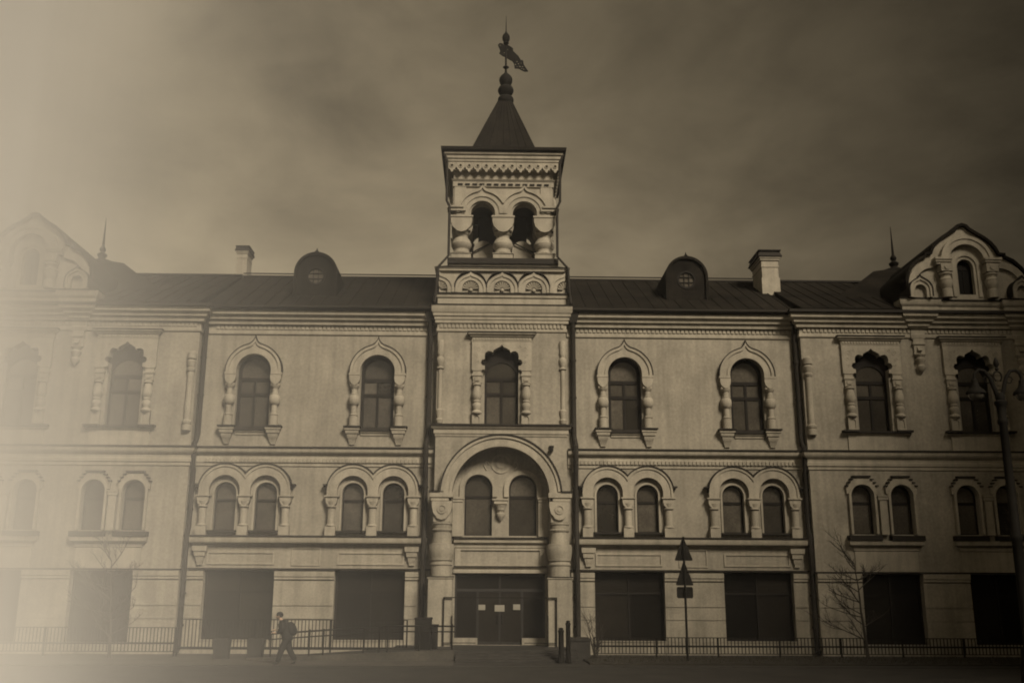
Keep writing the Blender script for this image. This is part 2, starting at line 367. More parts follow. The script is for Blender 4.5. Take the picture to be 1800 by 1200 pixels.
def surround_main(cx):
    out = ogee(1.235, 12.06, 13.6, 74); mid = ogee(1.1, 12.06, 13.42, 74); inn = arc(0, 12.06, .77, 0, 180, 22)
    su = b('window_surround', lambda: G().plate(shoe(out, inn, 11.9), (), -.17, .01).plate(shoe(out, mid, 11.9), (), -.23, -.165)
        .plate(shoe(arc(0, 12.06, .9, 0, 180, 22), inn, 11.9), (), -.22, -.165)
        .mould([(.17, 11.88), (.24, 11.9), (.24, 12.0)], -1.27, -.765, 0, .0, False, False).mould([(.17, 11.88), (.24, 11.9), (.24, 12.0)], .765, 1.27, 0, .0, False, False), 'trim', (cx, 0, 0), 'su')
    fo = ogee(1.275, 12.05, 13.68, 74)
    part('flashing', lambda: G().plate(shoe(fo, ogee(1.238, 12.055, 13.61, 74), 12.0), (), -.26, -.002), 'flash', su, (0, 0, 0), 'suf')
    for x in (-1, 1):
        part('capital', lambda: heart(.24, 11.42, 11.875, -.26, -.0).box(-.2, .2, -.2, 0, 11.4, 11.5), 'trim', su, (x, 0, 0), 'suc')
        part('colonnette', lambda: G().lathe([(.2, 9.61), (.2, 10.02), (.17, 10.04), (.2, 10.07), (.2, 10.11), (.13, 10.15), (.13, 10.5), (.17, 10.54), (.24, 10.62), (.25, 10.78), (.23, 10.92), (.17, 10.98), (.18, 11.03), (.13, 11.06), (.125, 11.26), (.17, 11.3), (.2, 11.4)], 0, -.14), 'trim', su, (x, 0, 0), 'sucol')
        part('bracket', lambda: G().mould([(.03, 8.78), (.08, 8.8), (.08, 8.88), (.11, 8.92), (.13, 9.06), (.17, 9.1), (.19, 9.24), (.24, 9.28), (.26, 9.4), (.3, 9.43), (.3, 9.54)], -.04, .04, 0, .02), 'trim', su, (x*1.02, 0, 0), 'subr')
        part('bracket_flashing', lambda: G().box(-.38, .38, -.37, .0, 9.545, 9.6), 'flash', su, (x*1.02, 0, 0), 'subf')
    part('sill', lambda: G().mould([(.04, 9.2), (.06, 9.24), (.06, 9.3), (.12, 9.33), (.12, 9.39)], -.66, .66, 0, .02, False, False), 'trim', su, (0, 0, 0), 'susill')
    part('sill_flashing', lambda: G().box(-.66, .66, -.18, .25, 9.395, 9.54), 'flash', su, (0, 0, 0), 'susf')
for sg in (-1, 1):
    for c in UW: upper_window(sg*c, .25, 9.55); surround_main(sg*c)

# ---- scalloped windows of the wings and the tower
def curls():
    g = G()
    for s in (-1, 1):
        for x, z, rr in ((1.02, 13.02, .13), (.8, 13.14, .08), (1.1, 12.72, .1), (1.04, 12.45, .07)):
            g.tube([(s*(x+rr*math.cos(a*.7)*(1-a/14)), -.135, z+rr*math.sin(a*.7)*(1-a/14)) for a in range(12)], .02, 5)
    return g
def surround_scallop(cx, y, wing):
    su = b('window_surround', lambda: G().plate([(-1.33, 12.1), (-.75, 12.1)]+[p for p in scallop(9)[::-1][:-2]]+[(.75, 12.1), (1.33, 12.1), (1.33, 13.36), (-1.33, 13.36)], (), -.14, .01)
        .mould([(.14, 13.36), (.16, 13.42), (.13, 13.44), (.13, 13.56), (.2, 13.6), (.22, 13.66), (.3, 13.7), (.3, 13.76)], -1.2, 1.2, 0, .0), 'trim', (cx, y, 0), 'sw')
    part('hood_flashing', lambda: G().box(-1.54, 1.54, -.34, 0, 13.765, 13.81), 'flash', su, (0, 0, 0), 'swf')
    part('hood_frieze', lambda: dentils(-1.3, 1.3, 13.45, 13.55, -.17, -.12, .13, .08), 'trim', su, (0, 0, 0), 'swd', kind='stuff')
    part('carving', curls, 'trim', su, (0, 0, 0), 'swc')
    for x in (-1.085, 1.085):
        part('capital', lambda: G().mould([(.14, 11.5), (.1, 11.55), (.12, 11.78), (.16, 11.82), (.16, 11.9), (.12, 11.93), (.12, 12.03), (.15, 12.06), (.15, 12.1)], -.07, .07, 0, .0).box(-.1, .1, -.15, -.1, 11.6, 11.74), 'trim', su, (x, 0, 0), 'swcap')
        part('colonnette', lambda: G().lathe([(.2, 10.1), (.23, 10.15), (.22, 10.2), (.14, 10.27), (.19, 10.42), (.2, 10.52), (.15, 10.6), (.18, 10.64), (.18, 10.68), (.14, 10.72), (.19, 10.8), (.22, 10.93), (.2, 11.08), (.15, 11.28), (.14, 11.34), (.2, 11.38), (.2, 11.43), (.17, 11.46), (.19, 11.5)], 0, -.13), 'trim', su, (x, 0, 0), 'swcol')
        part('pedestal', lambda: G().plate(rect(-.2, .2, 9.53, 10.1), [arch(0, .12, 9.6, 9.9, 8)], -.2, 0).box(-.2, .2, -.16, 0, 9.53, 10.1), 'trim', su, (x, 0, 0), 'swped')
    if wing:
        part('sill', lambda: G().mould([(.06, 9.3), (.1, 9.33), (.12, 9.4)], -1.4, 1.4, 0, .02), 'trim', su, (0, 0, 0), 'sws')
        part('sill_flashing', lambda: G().box(-1.54, -.86, -.3, 0, 9.43, 9.52).box(.86, 1.54, -.3, 0, 9.43, 9.52).box(-.856, .856, -.22, .25, 9.405, 9.49), 'flash', su, (0, 0, 0), 'swsf')
        part('apron', lambda: G().box(-1.3, 1.3, -.06, .01, 8.63, 9.3), 'trim', su, (0, 0, 0), 'swap')
surround_scallop(0, -.5, False); upper_window(0, -.22, 9.66, False)
for sg in (-1, 1):
    for c in (16.60, 21.2, 25.8): surround_scallop(sg*c, -.45, True); upper_window(sg*c, -.14, 9.5, False)

# ---- first floor windows
def low_window(cx, y, hw, zb, zs, tr):
    lights = [arch(0, hw-.07, tr+.08, zs, 14), rect(-hw+.07, hw-.07, zb+.06, tr-.04)]
    fr = b('window', lambda: G().plate(arch(0, hw+.06, zb-.05, zs), lights, 0, .09), 'frame', (cx, y, 0), ('lw', hw, zb))
    for i, L in enumerate(lights):
        part('pane', lambda: G().plate(L, (), 0, .02), 'glass', fr, (0, .04, 0), ('lp', hw, zb, i))
def double_outline(rad, zc, zb):
    a = math.degrees(math.acos(.88/rad))
    return [(.88+rad, zb)]+arc(.88, zc, rad, 0, 180-a, 18)+arc(-.88, zc, rad, a, 180, 18)[1:]+[(-.88-rad, zb)]
def surround_double(cx):
    o1 = double_outline(1.1, 6.78, 6.56)
    def comb(rad): return [(-.88-rad, 6.56)]+[(-.88-rad, 6.76)]+arc(-.88, 6.76, rad, 180, 0, 16)+[(-.88+rad, 6.56), (.88-rad, 6.56)]+arc(.88, 6.76, rad, 180, 0, 16)+[(.88+rad, 6.56)]
    su = b('window_surround', lambda: G().plate(o1+comb(.66), (), -.26, .01).plate(o1+double_outline(1.0, 6.78, 6.56)[::-1], (), -.31, -.255), 'trim', (cx, 0, 0), 'sd')
    part('flashing', lambda: G().plate(double_outline(1.14, 6.8, 7.0)+double_outline(1.102, 6.79, 7.0)[::-1], (), -.35, -.003).box(-2.16, -1.95, -.35, 0, 6.98, 7.04).box(1.95, 2.16, -.35, 0, 6.98, 7.04), 'flash', su, (0, 0, 0), 'sdf')
    for x in (-1.77, 0, 1.77):
        part('capital', lambda: heart(.25, 6.05, 6.5, -.3, 0, G().box(-.31, .31, -.36, 0, 6.5, 6.555)).lathe([(.17, 6.02), (.22, 6.06), (.22, 6.1), (.16, 6.13), (.21, 6.3)], 0, -.15, 12), 'trim', su, (x, 0, 0), 'sdc')
        part('colonnette', lambda: G().lathe([(.21, 5.24), (.23, 5.27), (.21, 5.32), (.17, 5.34), (.165, 6.0)], 0, -.15, 14), 'trim', su, (x, 0, 0), 'sdcol')
        part('pedestal', lambda: G().box(-.22, .22, -.33, 0, 4.855, 5.24), 'trim', su, (x, 0, 0), 'sdp')
    for x in (-.88, .88):
        part('sill_flashing', lambda: G().box(-.655, .655, -.2, .2, 4.99, 5.07), 'flash', su, (x, 0, 0), 'sds')
        part('architrave', lambda: G().plate(shoe(arc(0, 6.66, .56, 0, 180, 16), arc(0, 6.66, .475, 0, 180, 16), 5.08), (), -.05, .01), 'trim', su, (x, 0, 0), 'sda')
for sg in (-1, 1):
    for c in DW:
        surround_double(sg*c)
        for d in (-.88, .88): low_window(sg*c+d, .2, .47, 5.06, 6.66, 6.34)
def surround_wing(cx):
    def hood(): 
        g = G()
        for x in (-.86, .86):
            st = [(.68, 6.75), (.68, 7.06), (.58, 7.06), (.58, 7.2), (.48, 7.2), (.48, 7.34), (.36, 7.34), (.36, 7.44)]
            o = [(x+p, z) for p, z in st]+[(x-p, z) for p, z in reversed(st)]
            g.plate([(x+.5, 6.75)]+o+[(x-.5, 6.75)]+arc(x, 6.66, .5, 170, 10, 16), (), -.13, .01)
            g.plate(shoe(arc(x, 6.65, .6, 0, 180, 16), arc(x, 6.65, .5, 0, 180, 16), 5.03), (), -.17, .01)
        return g
    def cap():
        g = G()
        for x in (0.,):
            st = [(.72, 7.065), (.62, 7.065), (.62, 7.205), (.52, 7.205), (.52, 7.345), (.4, 7.345), (.4, 7.445)]
            for (p0, z0), (p1, z1) in zip(st[::2], st[1::2]):
                for s in (-1, 1): a, c = sorted((x+s*p0, x+s*(p1-.02))); g.box(a, c, -.2, 0, z0, z0+.05)
            g.box(x-.4, x+.4, -.2, 0, 7.45, 7.53)
        return g
    su = b('window_surround', hood, 'trim', (cx, -.45, 0), 'wg')
    [part('flashing', cap, 'flash', su, (x, 0, 0), 'wgf') for x in (-.86, .86)]
    part('pilaster', lambda: G().box(-.16, .16, -.2, 0, 5.0, 6.45).mould([(.18, 6.45), (.22, 6.48), (.22, 6.6), (.25, 6.62), (.25, 6.68)], -.0, .0, 0, 0), 'trim', su, (0, 0, 0), 'wgp')
    [part('sill_flashing', lambda: G().box(-.715, .715, -.36, .2, 4.75, 4.96), 'flash', su, (x, 0, 0), 'wgs') for x in (-.915, .915)]
    part('sill', lambda: G().mould([(.05, 4.3), (.09, 4.33), (.09, 4.46), (.2, 4.52), (.28, 4.56), (.3, 4.74)], -1.32, 1.32, 0, .02), 'trim', su, (0, 0, 0), 'wgsl')
    part('apron', lambda: G().box(-1.36, 1.36, -.05, .01, 3.45, 4.3), 'trim', su, (0, 0, 0), 'wga')
for sg in (-1, 1):
    for c in (16.56, 21.16, 25.76):
        surround_wing(sg*c)
        for d in (-.86, .86): low_window(sg*c+d, -.22, .49, 5.02, 6.65, 6.34)
    # engaged corner colonnette of the wing
    b('corner_column', lambda: G().lathe([(.2, 9.3), (.2, 9.52), (.16, 9.56), (.21, 9.62), (.21, 9.72), (.15, 9.78), (.14, 11.9), (.19, 11.95), (.2, 12.05), (.14, 12.1), (.2, 12.25), (.22, 12.38), (.15, 12.45), (.21, 12.5), (.21, 12.75), (.1, 12.85)], 0, 0, 12), 'trim', (sg*13.72, -.5, 0), 'cc')

# ---- the great arch of the tower, its columns, windows and entrance
ga = b('great_arch', G().plate(shoe(arc(0, 6.56, 2.58, 0, 180, 36), arc(0, 6.56, 2.09, 0, 180, 36), 6.31), (), -.84, -.49)
    .plate(shoe(arc(0, 6.56, 2.58, 0, 180, 36), arc(0, 6.56, 2.46, 0, 180, 36), 6.72), (), -.91, -.83)
    .plate(shoe(arc(0, 6.56, 2.22, 0, 180, 36), arc(0, 6.56, 2.09, 0, 180, 36), 6.31), (), -.90, -.83)
    .mould([(.02, 6.28), (.06, 6.31), (.06, 6.42), (.12, 6.46), (.12, 6.66)], -2.92, -2.16, -.84, .45).mould([(.02, 6.28), (.06, 6.31), (.06, 6.42), (.12, 6.46), (.12, 6.66)], 2.16, 2.92, -.84, .45), 'trim')
part('flashing', G().plate(shoe(arc(0, 6.56, 2.64, 4, 176, 36), arc(0, 6.56, 2.585, 4, 176, 36), 6.74), (), -.96, -.5).box(-3.08, -2.6, -1.0, -.5, 6.665, 6.735).box(2.6, 3.08, -1.0, -.5, 6.665, 6.735), 'flash', ga)
for sg in (-1, 1):
    c = b('portal_column', lambda: G().lathe([(.46, .38), (.5, .4), (.5, .62), (.44, .66), (.44, 3.6), (.48, 3.64), (.48, 3.7), (.44, 3.73), (.44, 3.79), (.49, 3.83), (.49, 3.89), (.52, 4.0), (.545, 4.2), (.545, 4.4), (.52, 4.46), (.52, 4.5), (.43, 4.52), (.39, 4.78), (.38, 5.0), (.44, 5.05), (.45, 5.1), (.38, 5.14), (.4, 5.3), (.44, 5.33), (.44, 5.4), (.3, 5.42)], 0, 0, 28), 'stone', (sg*2.5, -.62, 0), 'pcol')
    part('capital', lambda: heart(.43, 5.5, 6.28, -.42, .2).box(-.36, .36, -.3, .2, 5.42, 6.28), 'trim', c, (0, 0, 0), 'pcap')
    part('medallion', lambda: G().plate(arc(0, 5.95, .2, 0, 345, 23), [arc(0, 5.95, .14, 0, 345, 23)], -.46, -.415).plate(arc(0, 5.95, .1, 0, 330, 11), (), -.45, -.415), 'trim', c, (0, 0, 0), 'pmed')
    part('pedestal', lambda: G().box(-.5, .5, -.5, .11, .0, 3.05).mould([(.0, 3.05), (.04, 3.08), (.04, 3.14)], -.5, .5, -.5, .6), 'stone', c, (0, 0, 0), 'pped')
    part('pedestal_flashing', lambda: G().box(-.57, .57, -.57, .11, 3.145, 3.17), 'flash', c, (0, 0, 0), 'ppf')
    b('pilaster', lambda: G().box(-.22, .22, -.16, 0, 4.86, 6.3).mould([(.17, 6.3), (.2, 6.33), (.2, 6.42), (.24, 6.45), (.24, 6.54)], -.02, .02, 0, 0), 'trim', (sg*1.86, 0, 0), 'tpil')
    # engaged rings at the corner of the tower shaft
    b('corner_column', lambda: G().lathe([(.13, 9.7), (.17, 9.86), (.12, 9.92), (.16, 10.2), (.17, 10.28), (.1, 10.34), (.1, 12.1), (.17, 12.16), (.1, 12.25), (.17, 12.45), (.17, 12.6), (.11, 12.7), (.17, 12.9), (.14, 13.0), (.17, 13.35), (.13, 13.45)], 0, 0, 12), 'trim', (sg*2.72, -.5, 0), 'tcc')
    low_window(sg*.967, .18, .6, 4.9, 6.91, 6.54)
tm = b('tympanum_moulding', G().plate(shoe(arc(-.97, 6.91, .82, 0, 180, 20), arc(-.97, 6.91, .62, 0, 180, 20), 6.56), (), -.09, .01).plate(shoe(arc(.965, 6.91, .82, 0, 180, 20), arc(.965, 6.91, .62, 0, 180, 20), 6.56), (), -.09, .01), 'trim')
part('medallion', G().plate(arc(0, 8.0, .42, 0, 350, 35), [arc(0, 8.0, .34, 0, 350, 35)], -.04, .01).plate(arc(0, 8, .2, 0, 340, 17), (), -.03, .01), 'trim', tm)
for q in (-1, 1): part('garland', G().tube([(q*.62, -.02, 7.72), (q*.75, -.02, 7.95), (q*.62, -.02, 8.1), (q*.52, -.02, 7.98)], .03), 'trim', tm)
b('pendant', G().mould([(.16, 6.2), (.22, 6.25), (.22, 6.36), (.27, 6.4), (.27, 6.46)], -.06, .06, 0, 0).lathe([(.02, 5.5), (.16, 5.68), (.2, 5.78), (.2, 5.84), (.13, 5.88), (.15, 5.96), (.19, 5.99), (.19, 6.04), (.22, 6.1), (.26, 6.2)], 0, -.08, 16), 'trim')
b('window_ledge', G().mould([(.02, 4.36), (.06, 4.4), (.06, 4.5), (.2, 4.6), (.22, 4.74)], -2.0, 2.0, 0, 0, False, False), 'trim')
b('ledge_flashing', G().box(-2.0, 2.0, -.27, .17, 4.745, 4.82), 'flash')
b('wall_panel', G().plate(rect(-1.95, 1.95, 3.58, 4.36), [rect(-1.7, 1.7, 3.66, 4.28)], -.07, .01), 'trim')
b('lintel', G().mould([(.02, 3.31), (.1, 3.33), (.1, 3.44), (.04, 3.47), (.04, 3.52), (.12, 3.55), (.12, 3.58)], -2.0, 2.0, 0, 0, False, False), 'trim')
b('string_course', G().box(-1.98, 1.98, -.16, 0, 3.585, 3.62), 'flash')
ed = b('entrance_door', G().plate(rect(-1.93, 1.93, .38, 3.3), [rect(-1.85, -1.0, .68, 2.55), rect(-.9, -.04, .5, 2.55), rect(.04, .9, .5, 2.55), rect(1.0, 1.85, .68, 2.55), rect(-1.85, -.04, 2.68, 3.22), rect(.04, 1.85, 2.68, 3.22)], .2, .3), 'door')
for x0, x1, z0, z1 in ((-1.85, -1.0, .68, 2.55), (-.9, -.04, .5, 2.55), (.04, .9, .5, 2.55), (1.0, 1.85, .68, 2.55), (-1.85, -.04, 2.68, 3.22), (.04, 1.85, 2.68, 3.22)):
    part('pane', G().box(x0-.01, x1+.01, .24, .26, z0-.01, z1+.01), 'shop', ed)
for x in (-.1, .1): part('handle', G().tube([(x, .2, 1.25), (x, .12, 1.27), (x, .12, 1.6), (x, .2, 1.62)], .018), 'iron', ed)
for x0, x1 in ((-1.92, -.94), (.94, 1.92)): b('threshold_block', G().box(x0, x1, -.02, .19, .385, .66), 'stone')
cam_b = b('wall_lamp', G().box(2.1, 2.3, -.6, -.5, 8.66, 8.74).box(2.13, 2.27, -.78, -.53, 8.5, 8.66), 'frame')

# ---- tower belt, cornice, attic
tb = b('belt_course', G().mould([(.02, 9.12), (.05, 9.16), (.05, 9.22), (.09, 9.25), (.09, 9.42), (.2, 9.5), (.23, 9.58)], -2.86, 2.86, -.5, .5), 'trim')
b('belt_flashing', G().box(-3.13, 3.13, -.79, -.2, 9.585, 9.65), 'flash')
b('cornice', G().mould([(0, 13.83), (.06, 13.87), (.06, 13.98), (.03, 14.0), (.03, 14.2), (.12, 14.24), (.12, 14.36), (.16, 14.4), (.16, 14.5), (.22, 14.56), (.22, 14.66), (.29, 14.74), (.3, 15.03)], -2.87, 2.87, -.5, 2), 'trim')
b('cornice_dentils', dentils(-2.8, 2.8, 14.02, 14.19, -.6, -.52, .17, .1), 'trim', kind='stuff')
b('cornice_flashing', G().box(-3.21, 3.21, -.84, 5.4, 15.034, 15.07), 'flash')
b('attic', G().mould([(.04, 15.07), (.04, 15.42), (.1, 15.45), (.1, 15.56), (.12, 15.6)], -2.87, 2.87, -.5, 3).box(-2.86, 2.86, -.5, 5.2, 15.6, 16.7), 'trim')
b('attic_flashing', G().box(-3.02, 3.02, -.66, 5.4, 15.604, 15.66), 'flash')
def kok(half=0):
    out = ogee(.7, 15.82, 16.66, 42); mid = ogee(.58, 15.82, 16.48, 42); inn = arc(0, 15.86, .38, 0, 180, 16)
    g = G()
    def clip(L): 
        if not half: return L
        q = []
        for x, z in L:
            x = max(0, x) if half > 0 else min(0, x)
            if not q or (x, z) != q[-1]: q.append((x, z))
        return q
    def cut(L):
        if not half: return L
        keep = [p for p in L if half*p[0] >= -1e-6]
        return keep
    if half == 0:
        g.plate(shoe(out, inn, 15.665), (), -.13, .01).plate(shoe(out, mid, 15.665), (), -.18, -.125)
        rays = range(9)
    else:
        o, i, m = cut(out), cut(inn), cut(mid)
        if half < 0: o, i, m = o, i, m
        def band(a, c):
            if half > 0: return [(a[0][0], 15.665)]+a+c[::-1]+[(c[0][0], 15.665)]
            return a+[(a[-1][0], 15.665), (c[-1][0], 15.665)]+c[::-1]
        g.plate(band(o, i), (), -.13, .01).plate(band(o, m), (), -.18, -.125)
        rays = range(0, 5) if half > 0 else range(4, 9)
    for a in rays:
        an = R(8+a*20.5)
        if half and half*math.cos(an) < -.1: continue
        p0 = (.1*math.cos(an), -.05, 15.84+.1*math.sin(an)); p1 = (.35*math.cos(an), -.09, 15.84+.35*math.sin(an))
        g.tube([p0, p1], [.02, .055], 6)
    if half == 0: g.sphere((0, -.04, 15.8), .1, 10, 6)
    return g
for x in (-1.43, 0, 1.43): b('kokoshnik', kok, 'trim', (x, -.5, 0), 'kok')
for x in (-1.43, 0, 1.43): b('kokoshnik_flashing', lambda: G().plate(shoe(ogee(.735, 15.95, 16.71, 44), ogee(.702, 15.95, 16.665, 44), 15.94), (), -.21, .0), 'flash', (x, -.5, 0), 'kokf')
for s in (-1, 1): b('kokoshnik', kok(-s), 'trim', (s*2.86, -.5, 0))
b('attic_cornice', G().mould([(.1, 16.68), (.14, 16.7), (.14, 16.78), (.18, 16.8), (.18, 16.84)], -2.87, 2.87, -.5, 3), 'trim')
b('attic_roof', G().hexa([(-3.08, -.72, 16.845), (3.08, -.72, 16.845), (3.08, 5.5, 16.845), (-3.08, 5.5, 16.845)], [(-2.6, -.2, 17.07), (2.6, -.2, 17.07), (2.6, 4.9, 17.07), (-2.6, 4.9, 17.07)]), 'roof')

# ---- belfry
BX, BY = .03, 2.35                  # axis of the belfry
bf = b('belfry', G().mould([(.0, 17.05), (.0, 17.2)], BX-2.5, BX+2.5, BY-2.45, 4.9), 'trim')
part('ledge', G().box(BX-2.56, BX+2.56, BY-2.56, BY+2.56, 17.2, 17.46), 'flash', bf)
def belf_wall():
    bodyx = 2.36
    hs = [[(-.98+.54, 19.73)]+arc(-.98, 19.73, .54, 0, 180, 18)[1:], [(.98+.54, 19.73)]+arc(.98, 19.73, .54, 0, 180, 18)[1:]]
    out = [(-bodyx, 19.2), (-1.52, 19.2)]+arc(-.98, 19.73, .54, 180, 0, 18)+[(-.44, 19.2), (.44, 19.2)]+arc(.98, 19.73, .54, 180, 0, 18)+[(1.52, 19.2), (bodyx, 19.2), (bodyx, 21.4), (-bodyx, 21.4)]
    g = G().plate(out, (), -2.3, -1.75)
    def two(rad, zc, zb):
        a = math.degrees(math.acos(.98/rad)) if rad > .98 else 0
        if a: return [(.98+rad, zb)]+arc(.98, zc, rad, 0, 180-a, 18)+arc(-.98, zc, rad, a, 180, 18)[1:]+[(-.98-rad, zb)]
    # ogee-topped double archivolt in three steps
    def og(hw, ap):
        L = ogee(hw, 19.72, ap, 76, 14, .98); cut = [p for p in L if p[0] >= .0]
        return cut+[(-x, z) for x, z in reversed(cut)]
    def comb(rad, zb): return [(-.98-rad, zb)]+arc(-.98, 19.73, rad, 180, 0, 18)+[(-.98+rad, zb), (.98-rad, zb)]+arc(.98, 19.73, rad, 180, 0, 18)+[(.98+rad, zb)]
    g.plate([(2.2, 19.55)]+og(1.2, 21.12)+[(-2.2, 19.55)]+comb(.6, 19.55), (), -2.42, -2.29)
    g.plate(og(1.2, 21.12)+og(1.06, 20.99)[::-1], (), -2.5, -2.41)
    g.plate(og(.95, 20.78)+[(-1.93, 19.7)]+comb(.8, 19.7)+[(1.93, 19.7)], (), -2.47, -2.41)
    for s in (-1, 1):
        x0, x1 = sorted((s*1.85, s*2.52))
        g.box(x0, x1, -2.62, -1.8, 19.93, 20.02); x0, x1 = sorted((s*1.75, s*2.46)); g.box(x0, x1, -2.55, -1.8, 19.78, 19.93)
    return g
for k in range(4):
    w = part('belfry_wall', belf_wall, 'trim', bf, (BX, BY, 0), 'bwall'); w.rotation_euler.z = k*PI/2
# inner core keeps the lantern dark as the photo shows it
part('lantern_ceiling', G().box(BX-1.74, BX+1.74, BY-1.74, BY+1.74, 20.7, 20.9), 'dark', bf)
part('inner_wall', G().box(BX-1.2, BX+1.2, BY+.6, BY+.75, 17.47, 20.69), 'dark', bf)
for s in (-1, 1):
    part('parapet', lambda: G().plate([(-.48, 17.47), (.48, 17.47), (.48, 18.3)]+arc(0, 18.3, .48, 0, 180, 12)[1:-1]+[(-.48, 18.3)], (), 0, .12), 'trim', bf, (BX+s*.92, BY-1.2, 0), 'par')
    part('tie_rod', G().tube([(BX+s*1.55, BY-1.3, 18.1), (BX+s*.35, BY-1.3, 18.75)], .035), 'iron', bf)
def bcol(): return G().lathe([(.38, 17.75), (.44, 17.8), (.44, 17.86), (.37, 17.91), (.36, 18.02), (.43, 18.11), (.475, 18.2), (.485, 18.3), (.45, 18.33), (.43, 18.42), (.37, 18.52), (.3, 18.6), (.3, 18.7), (.4, 18.8), (.42, 18.9)], 0, 0, 22)
for i in (-1, 0, 1):
    for j in (-1, 0, 1):
        if i == 0 and j == 0: continue
        p = (BX+i*1.94, BY+j*1.94-(.02 if j < 0 else 0), 0)
        c = part('belfry_column', bcol, 'trim', bf, p, 'bcol')
        # sub-parts stay on this level: base and capital belong to the belfry
        part('column_base', lambda: G().box(-.46, .46, -.46, .46, 17.465, 17.72).box(-.5, .5, -.5, .5, 17.72, 17.75), 'trim', bf, p, 'bbase')
        part('column_capital', lambda: heart(.5, 18.78, 19.5, -.5, -.38).add(*[heart(.5, 18.78, 19.5, .38, .5).v, heart(.5, 18.78, 19.5, .38, .5).f]).box(-.42, .42, -.37, .37, 18.9, 19.5).box(-.54, .54, -.54, .54, 19.5, 19.58), 'trim', bf, p, 'bcapt')
def ring(prof, hw, g=None):
    g = g or G(); vs, fs = [], []
    for o, z in prof: h = hw+o; vs += [(BX-h, BY-h, z), (BX+h, BY-h, z), (BX+h, BY+h, z), (BX-h, BY+h, z)]
    n = len(prof)
    for q in range(n-1): fs += [(q*4+i, q*4+(i+1) % 4, q*4+4+(i+1) % 4, q*4+4+i) for i in range(4)]
    fs += [(3, 2, 1, 0), tuple(range(n*4-4, n*4))]
    return g.add(vs, fs)
part('belfry_cornice', ring([(.0, 21.02), (.08, 21.06), (.08, 21.3), (.12, 21.34), (.16, 21.4), (.05, 21.44), (.05, 21.75), (.27, 21.8), (.3, 22.18), (.36, 22.22), (.36, 22.3), (.42, 22.36), (.42, 22.48), (.5, 22.54), (.5, 22.64)], 2.3), 'trim', bf)
part('dentil_row', G().add(*(lambda g: (g.v, g.f))(dentils(BX-2.2, BX+2.2, 21.12, 21.2, BY-2.42, BY-2.37, .33, .22))), 'frame', bf, kind='stuff')
def lam():
    g = G(); z = 22.16
    g.plate([(-.2, z), (-.2, 21.92), (-.13, 21.8), (-.07, 21.78), (-.06, 21.72), (0, 21.66), (.06, 21.72), (.07, 21.78), (.13, 21.8), (.2, 21.92), (.2, z)], [arc(0, 21.98, .06, 0, 315, 7)], -.07, .02)
    g.plate(arc(0, 21.98, .1, 0, 337.5, 15), [arc(0, 21.98, .065, 0, 337.5, 15)], -.1, -.06)
    return g
for q in range(13):
    part('lambrequin_tile', lam, 'trim', bf, (BX+(q-6)*.405, BY-2.6, 0), 'lam')
for s in (-1, 1):
    for q in range(13):
        o = part('lambrequin_tile', lam, 'trim', bf, (BX+s*2.6, BY+(q-6)*.405, 0), 'lam'); o.rotation_euler.z = s*PI/2
part('roof_slab', ring([(.5, 22.645), (.64, 22.7), (.66, 22.84), (.5, 22.88)], 2.3), 'roof', bf)
g = G(); vs, fs = [], []
pr = [(1.74, 22.885), (1.5, 23.5), (1.2, 24.3), (.9, 25.1), (.34, 26.57)]
SX = .1
for h, z in pr:
    o = BX+(SX-BX)*(z-22.8)/3.8
    vs += [(o-h, BY-h, z), (o+h, BY-h, z), (o+h, BY+h, z), (o-h, BY+h, z)]
for q in range(4): fs += [(q*4+i, q*4+(i+1) % 4, q*4+4+(i+1) % 4, q*4+4+i) for i in range(4)]
fs += [(3, 2, 1, 0), (16, 17, 18, 19)]
g.add(vs, fs)
for t in (-.75, -.5, -.25, 0, .25, .5, .75, 1, -1):      # standing seams
    g.tube([((BX+(SX-BX)*(z-22.8)/3.8)+t*h, BY-h-.005, z) for h, z in pr], .025, 5)
sp = b('spire', g, 'roof')
fin = [(.3, 26.55), (.36, 26.6), (.4, 26.7), (.4, 26.85), (.34, 26.95), (.22, 27.0), (.24, 27.04), (.34, 27.14), (.4, 27.27), (.4, 27.37), (.34, 27.5), (.23, 27.58), (.25, 27.62), (.31, 27.75), (.34, 27.88), (.33, 28.0), (.26, 28.13), (.13, 28.26), (.065, 28.34), (.05, 28.55), (.09, 28.58), (.16, 28.64), (.09, 28.7), (.05, 28.73), (.045, 29.9), (.1, 29.95), (.15, 30.02), (.11, 30.08), (.18, 30.2), (.2, 30.33), (.17, 30.47), (.09, 30.58), (.03, 30.7), (.008, 31.6)]
part('finial', G().lathe(fin, SX+.04, BY, 18), 'iron', sp)
vp = [(275, 285), (268, 262), (290, 240), (325, 243), (345, 262), (400, 265), (440, 285), (470, 310), (468, 340), (500, 372), (540, 410), (570, 460), (600, 466), (610, 520), (635, 560), (668, 607), (620, 612), (580, 592), (545, 572), (490, 570), (480, 505), (455, 472), (425, 458), (380, 428), (330, 408), (285, 375), (300, 350), (292, 322)]
def vv_(p): return (SX+.04+(p[0]-375)*.0039, 30.72-(p[1]-75)*.0043)
vh = [[vv_((cx+q*math.cos(R(a)), cy+q*math.sin(R(a)))) for a in range(0, 360, 60)] for cx, cy, q in ((396, 322, 9), (354, 366, 9), (296, 264, 10), (520, 480, 11), (500, 520, 12), (540, 510, 11), (575, 500, 9), (560, 545, 12), (595, 545, 11), (610, 580, 11), (525, 550, 9), (585, 570, 9))]
part('weathervane', G().plate([vv_(p) for p in vp], vh, BY-.03, BY+.03), 'iron', sp)

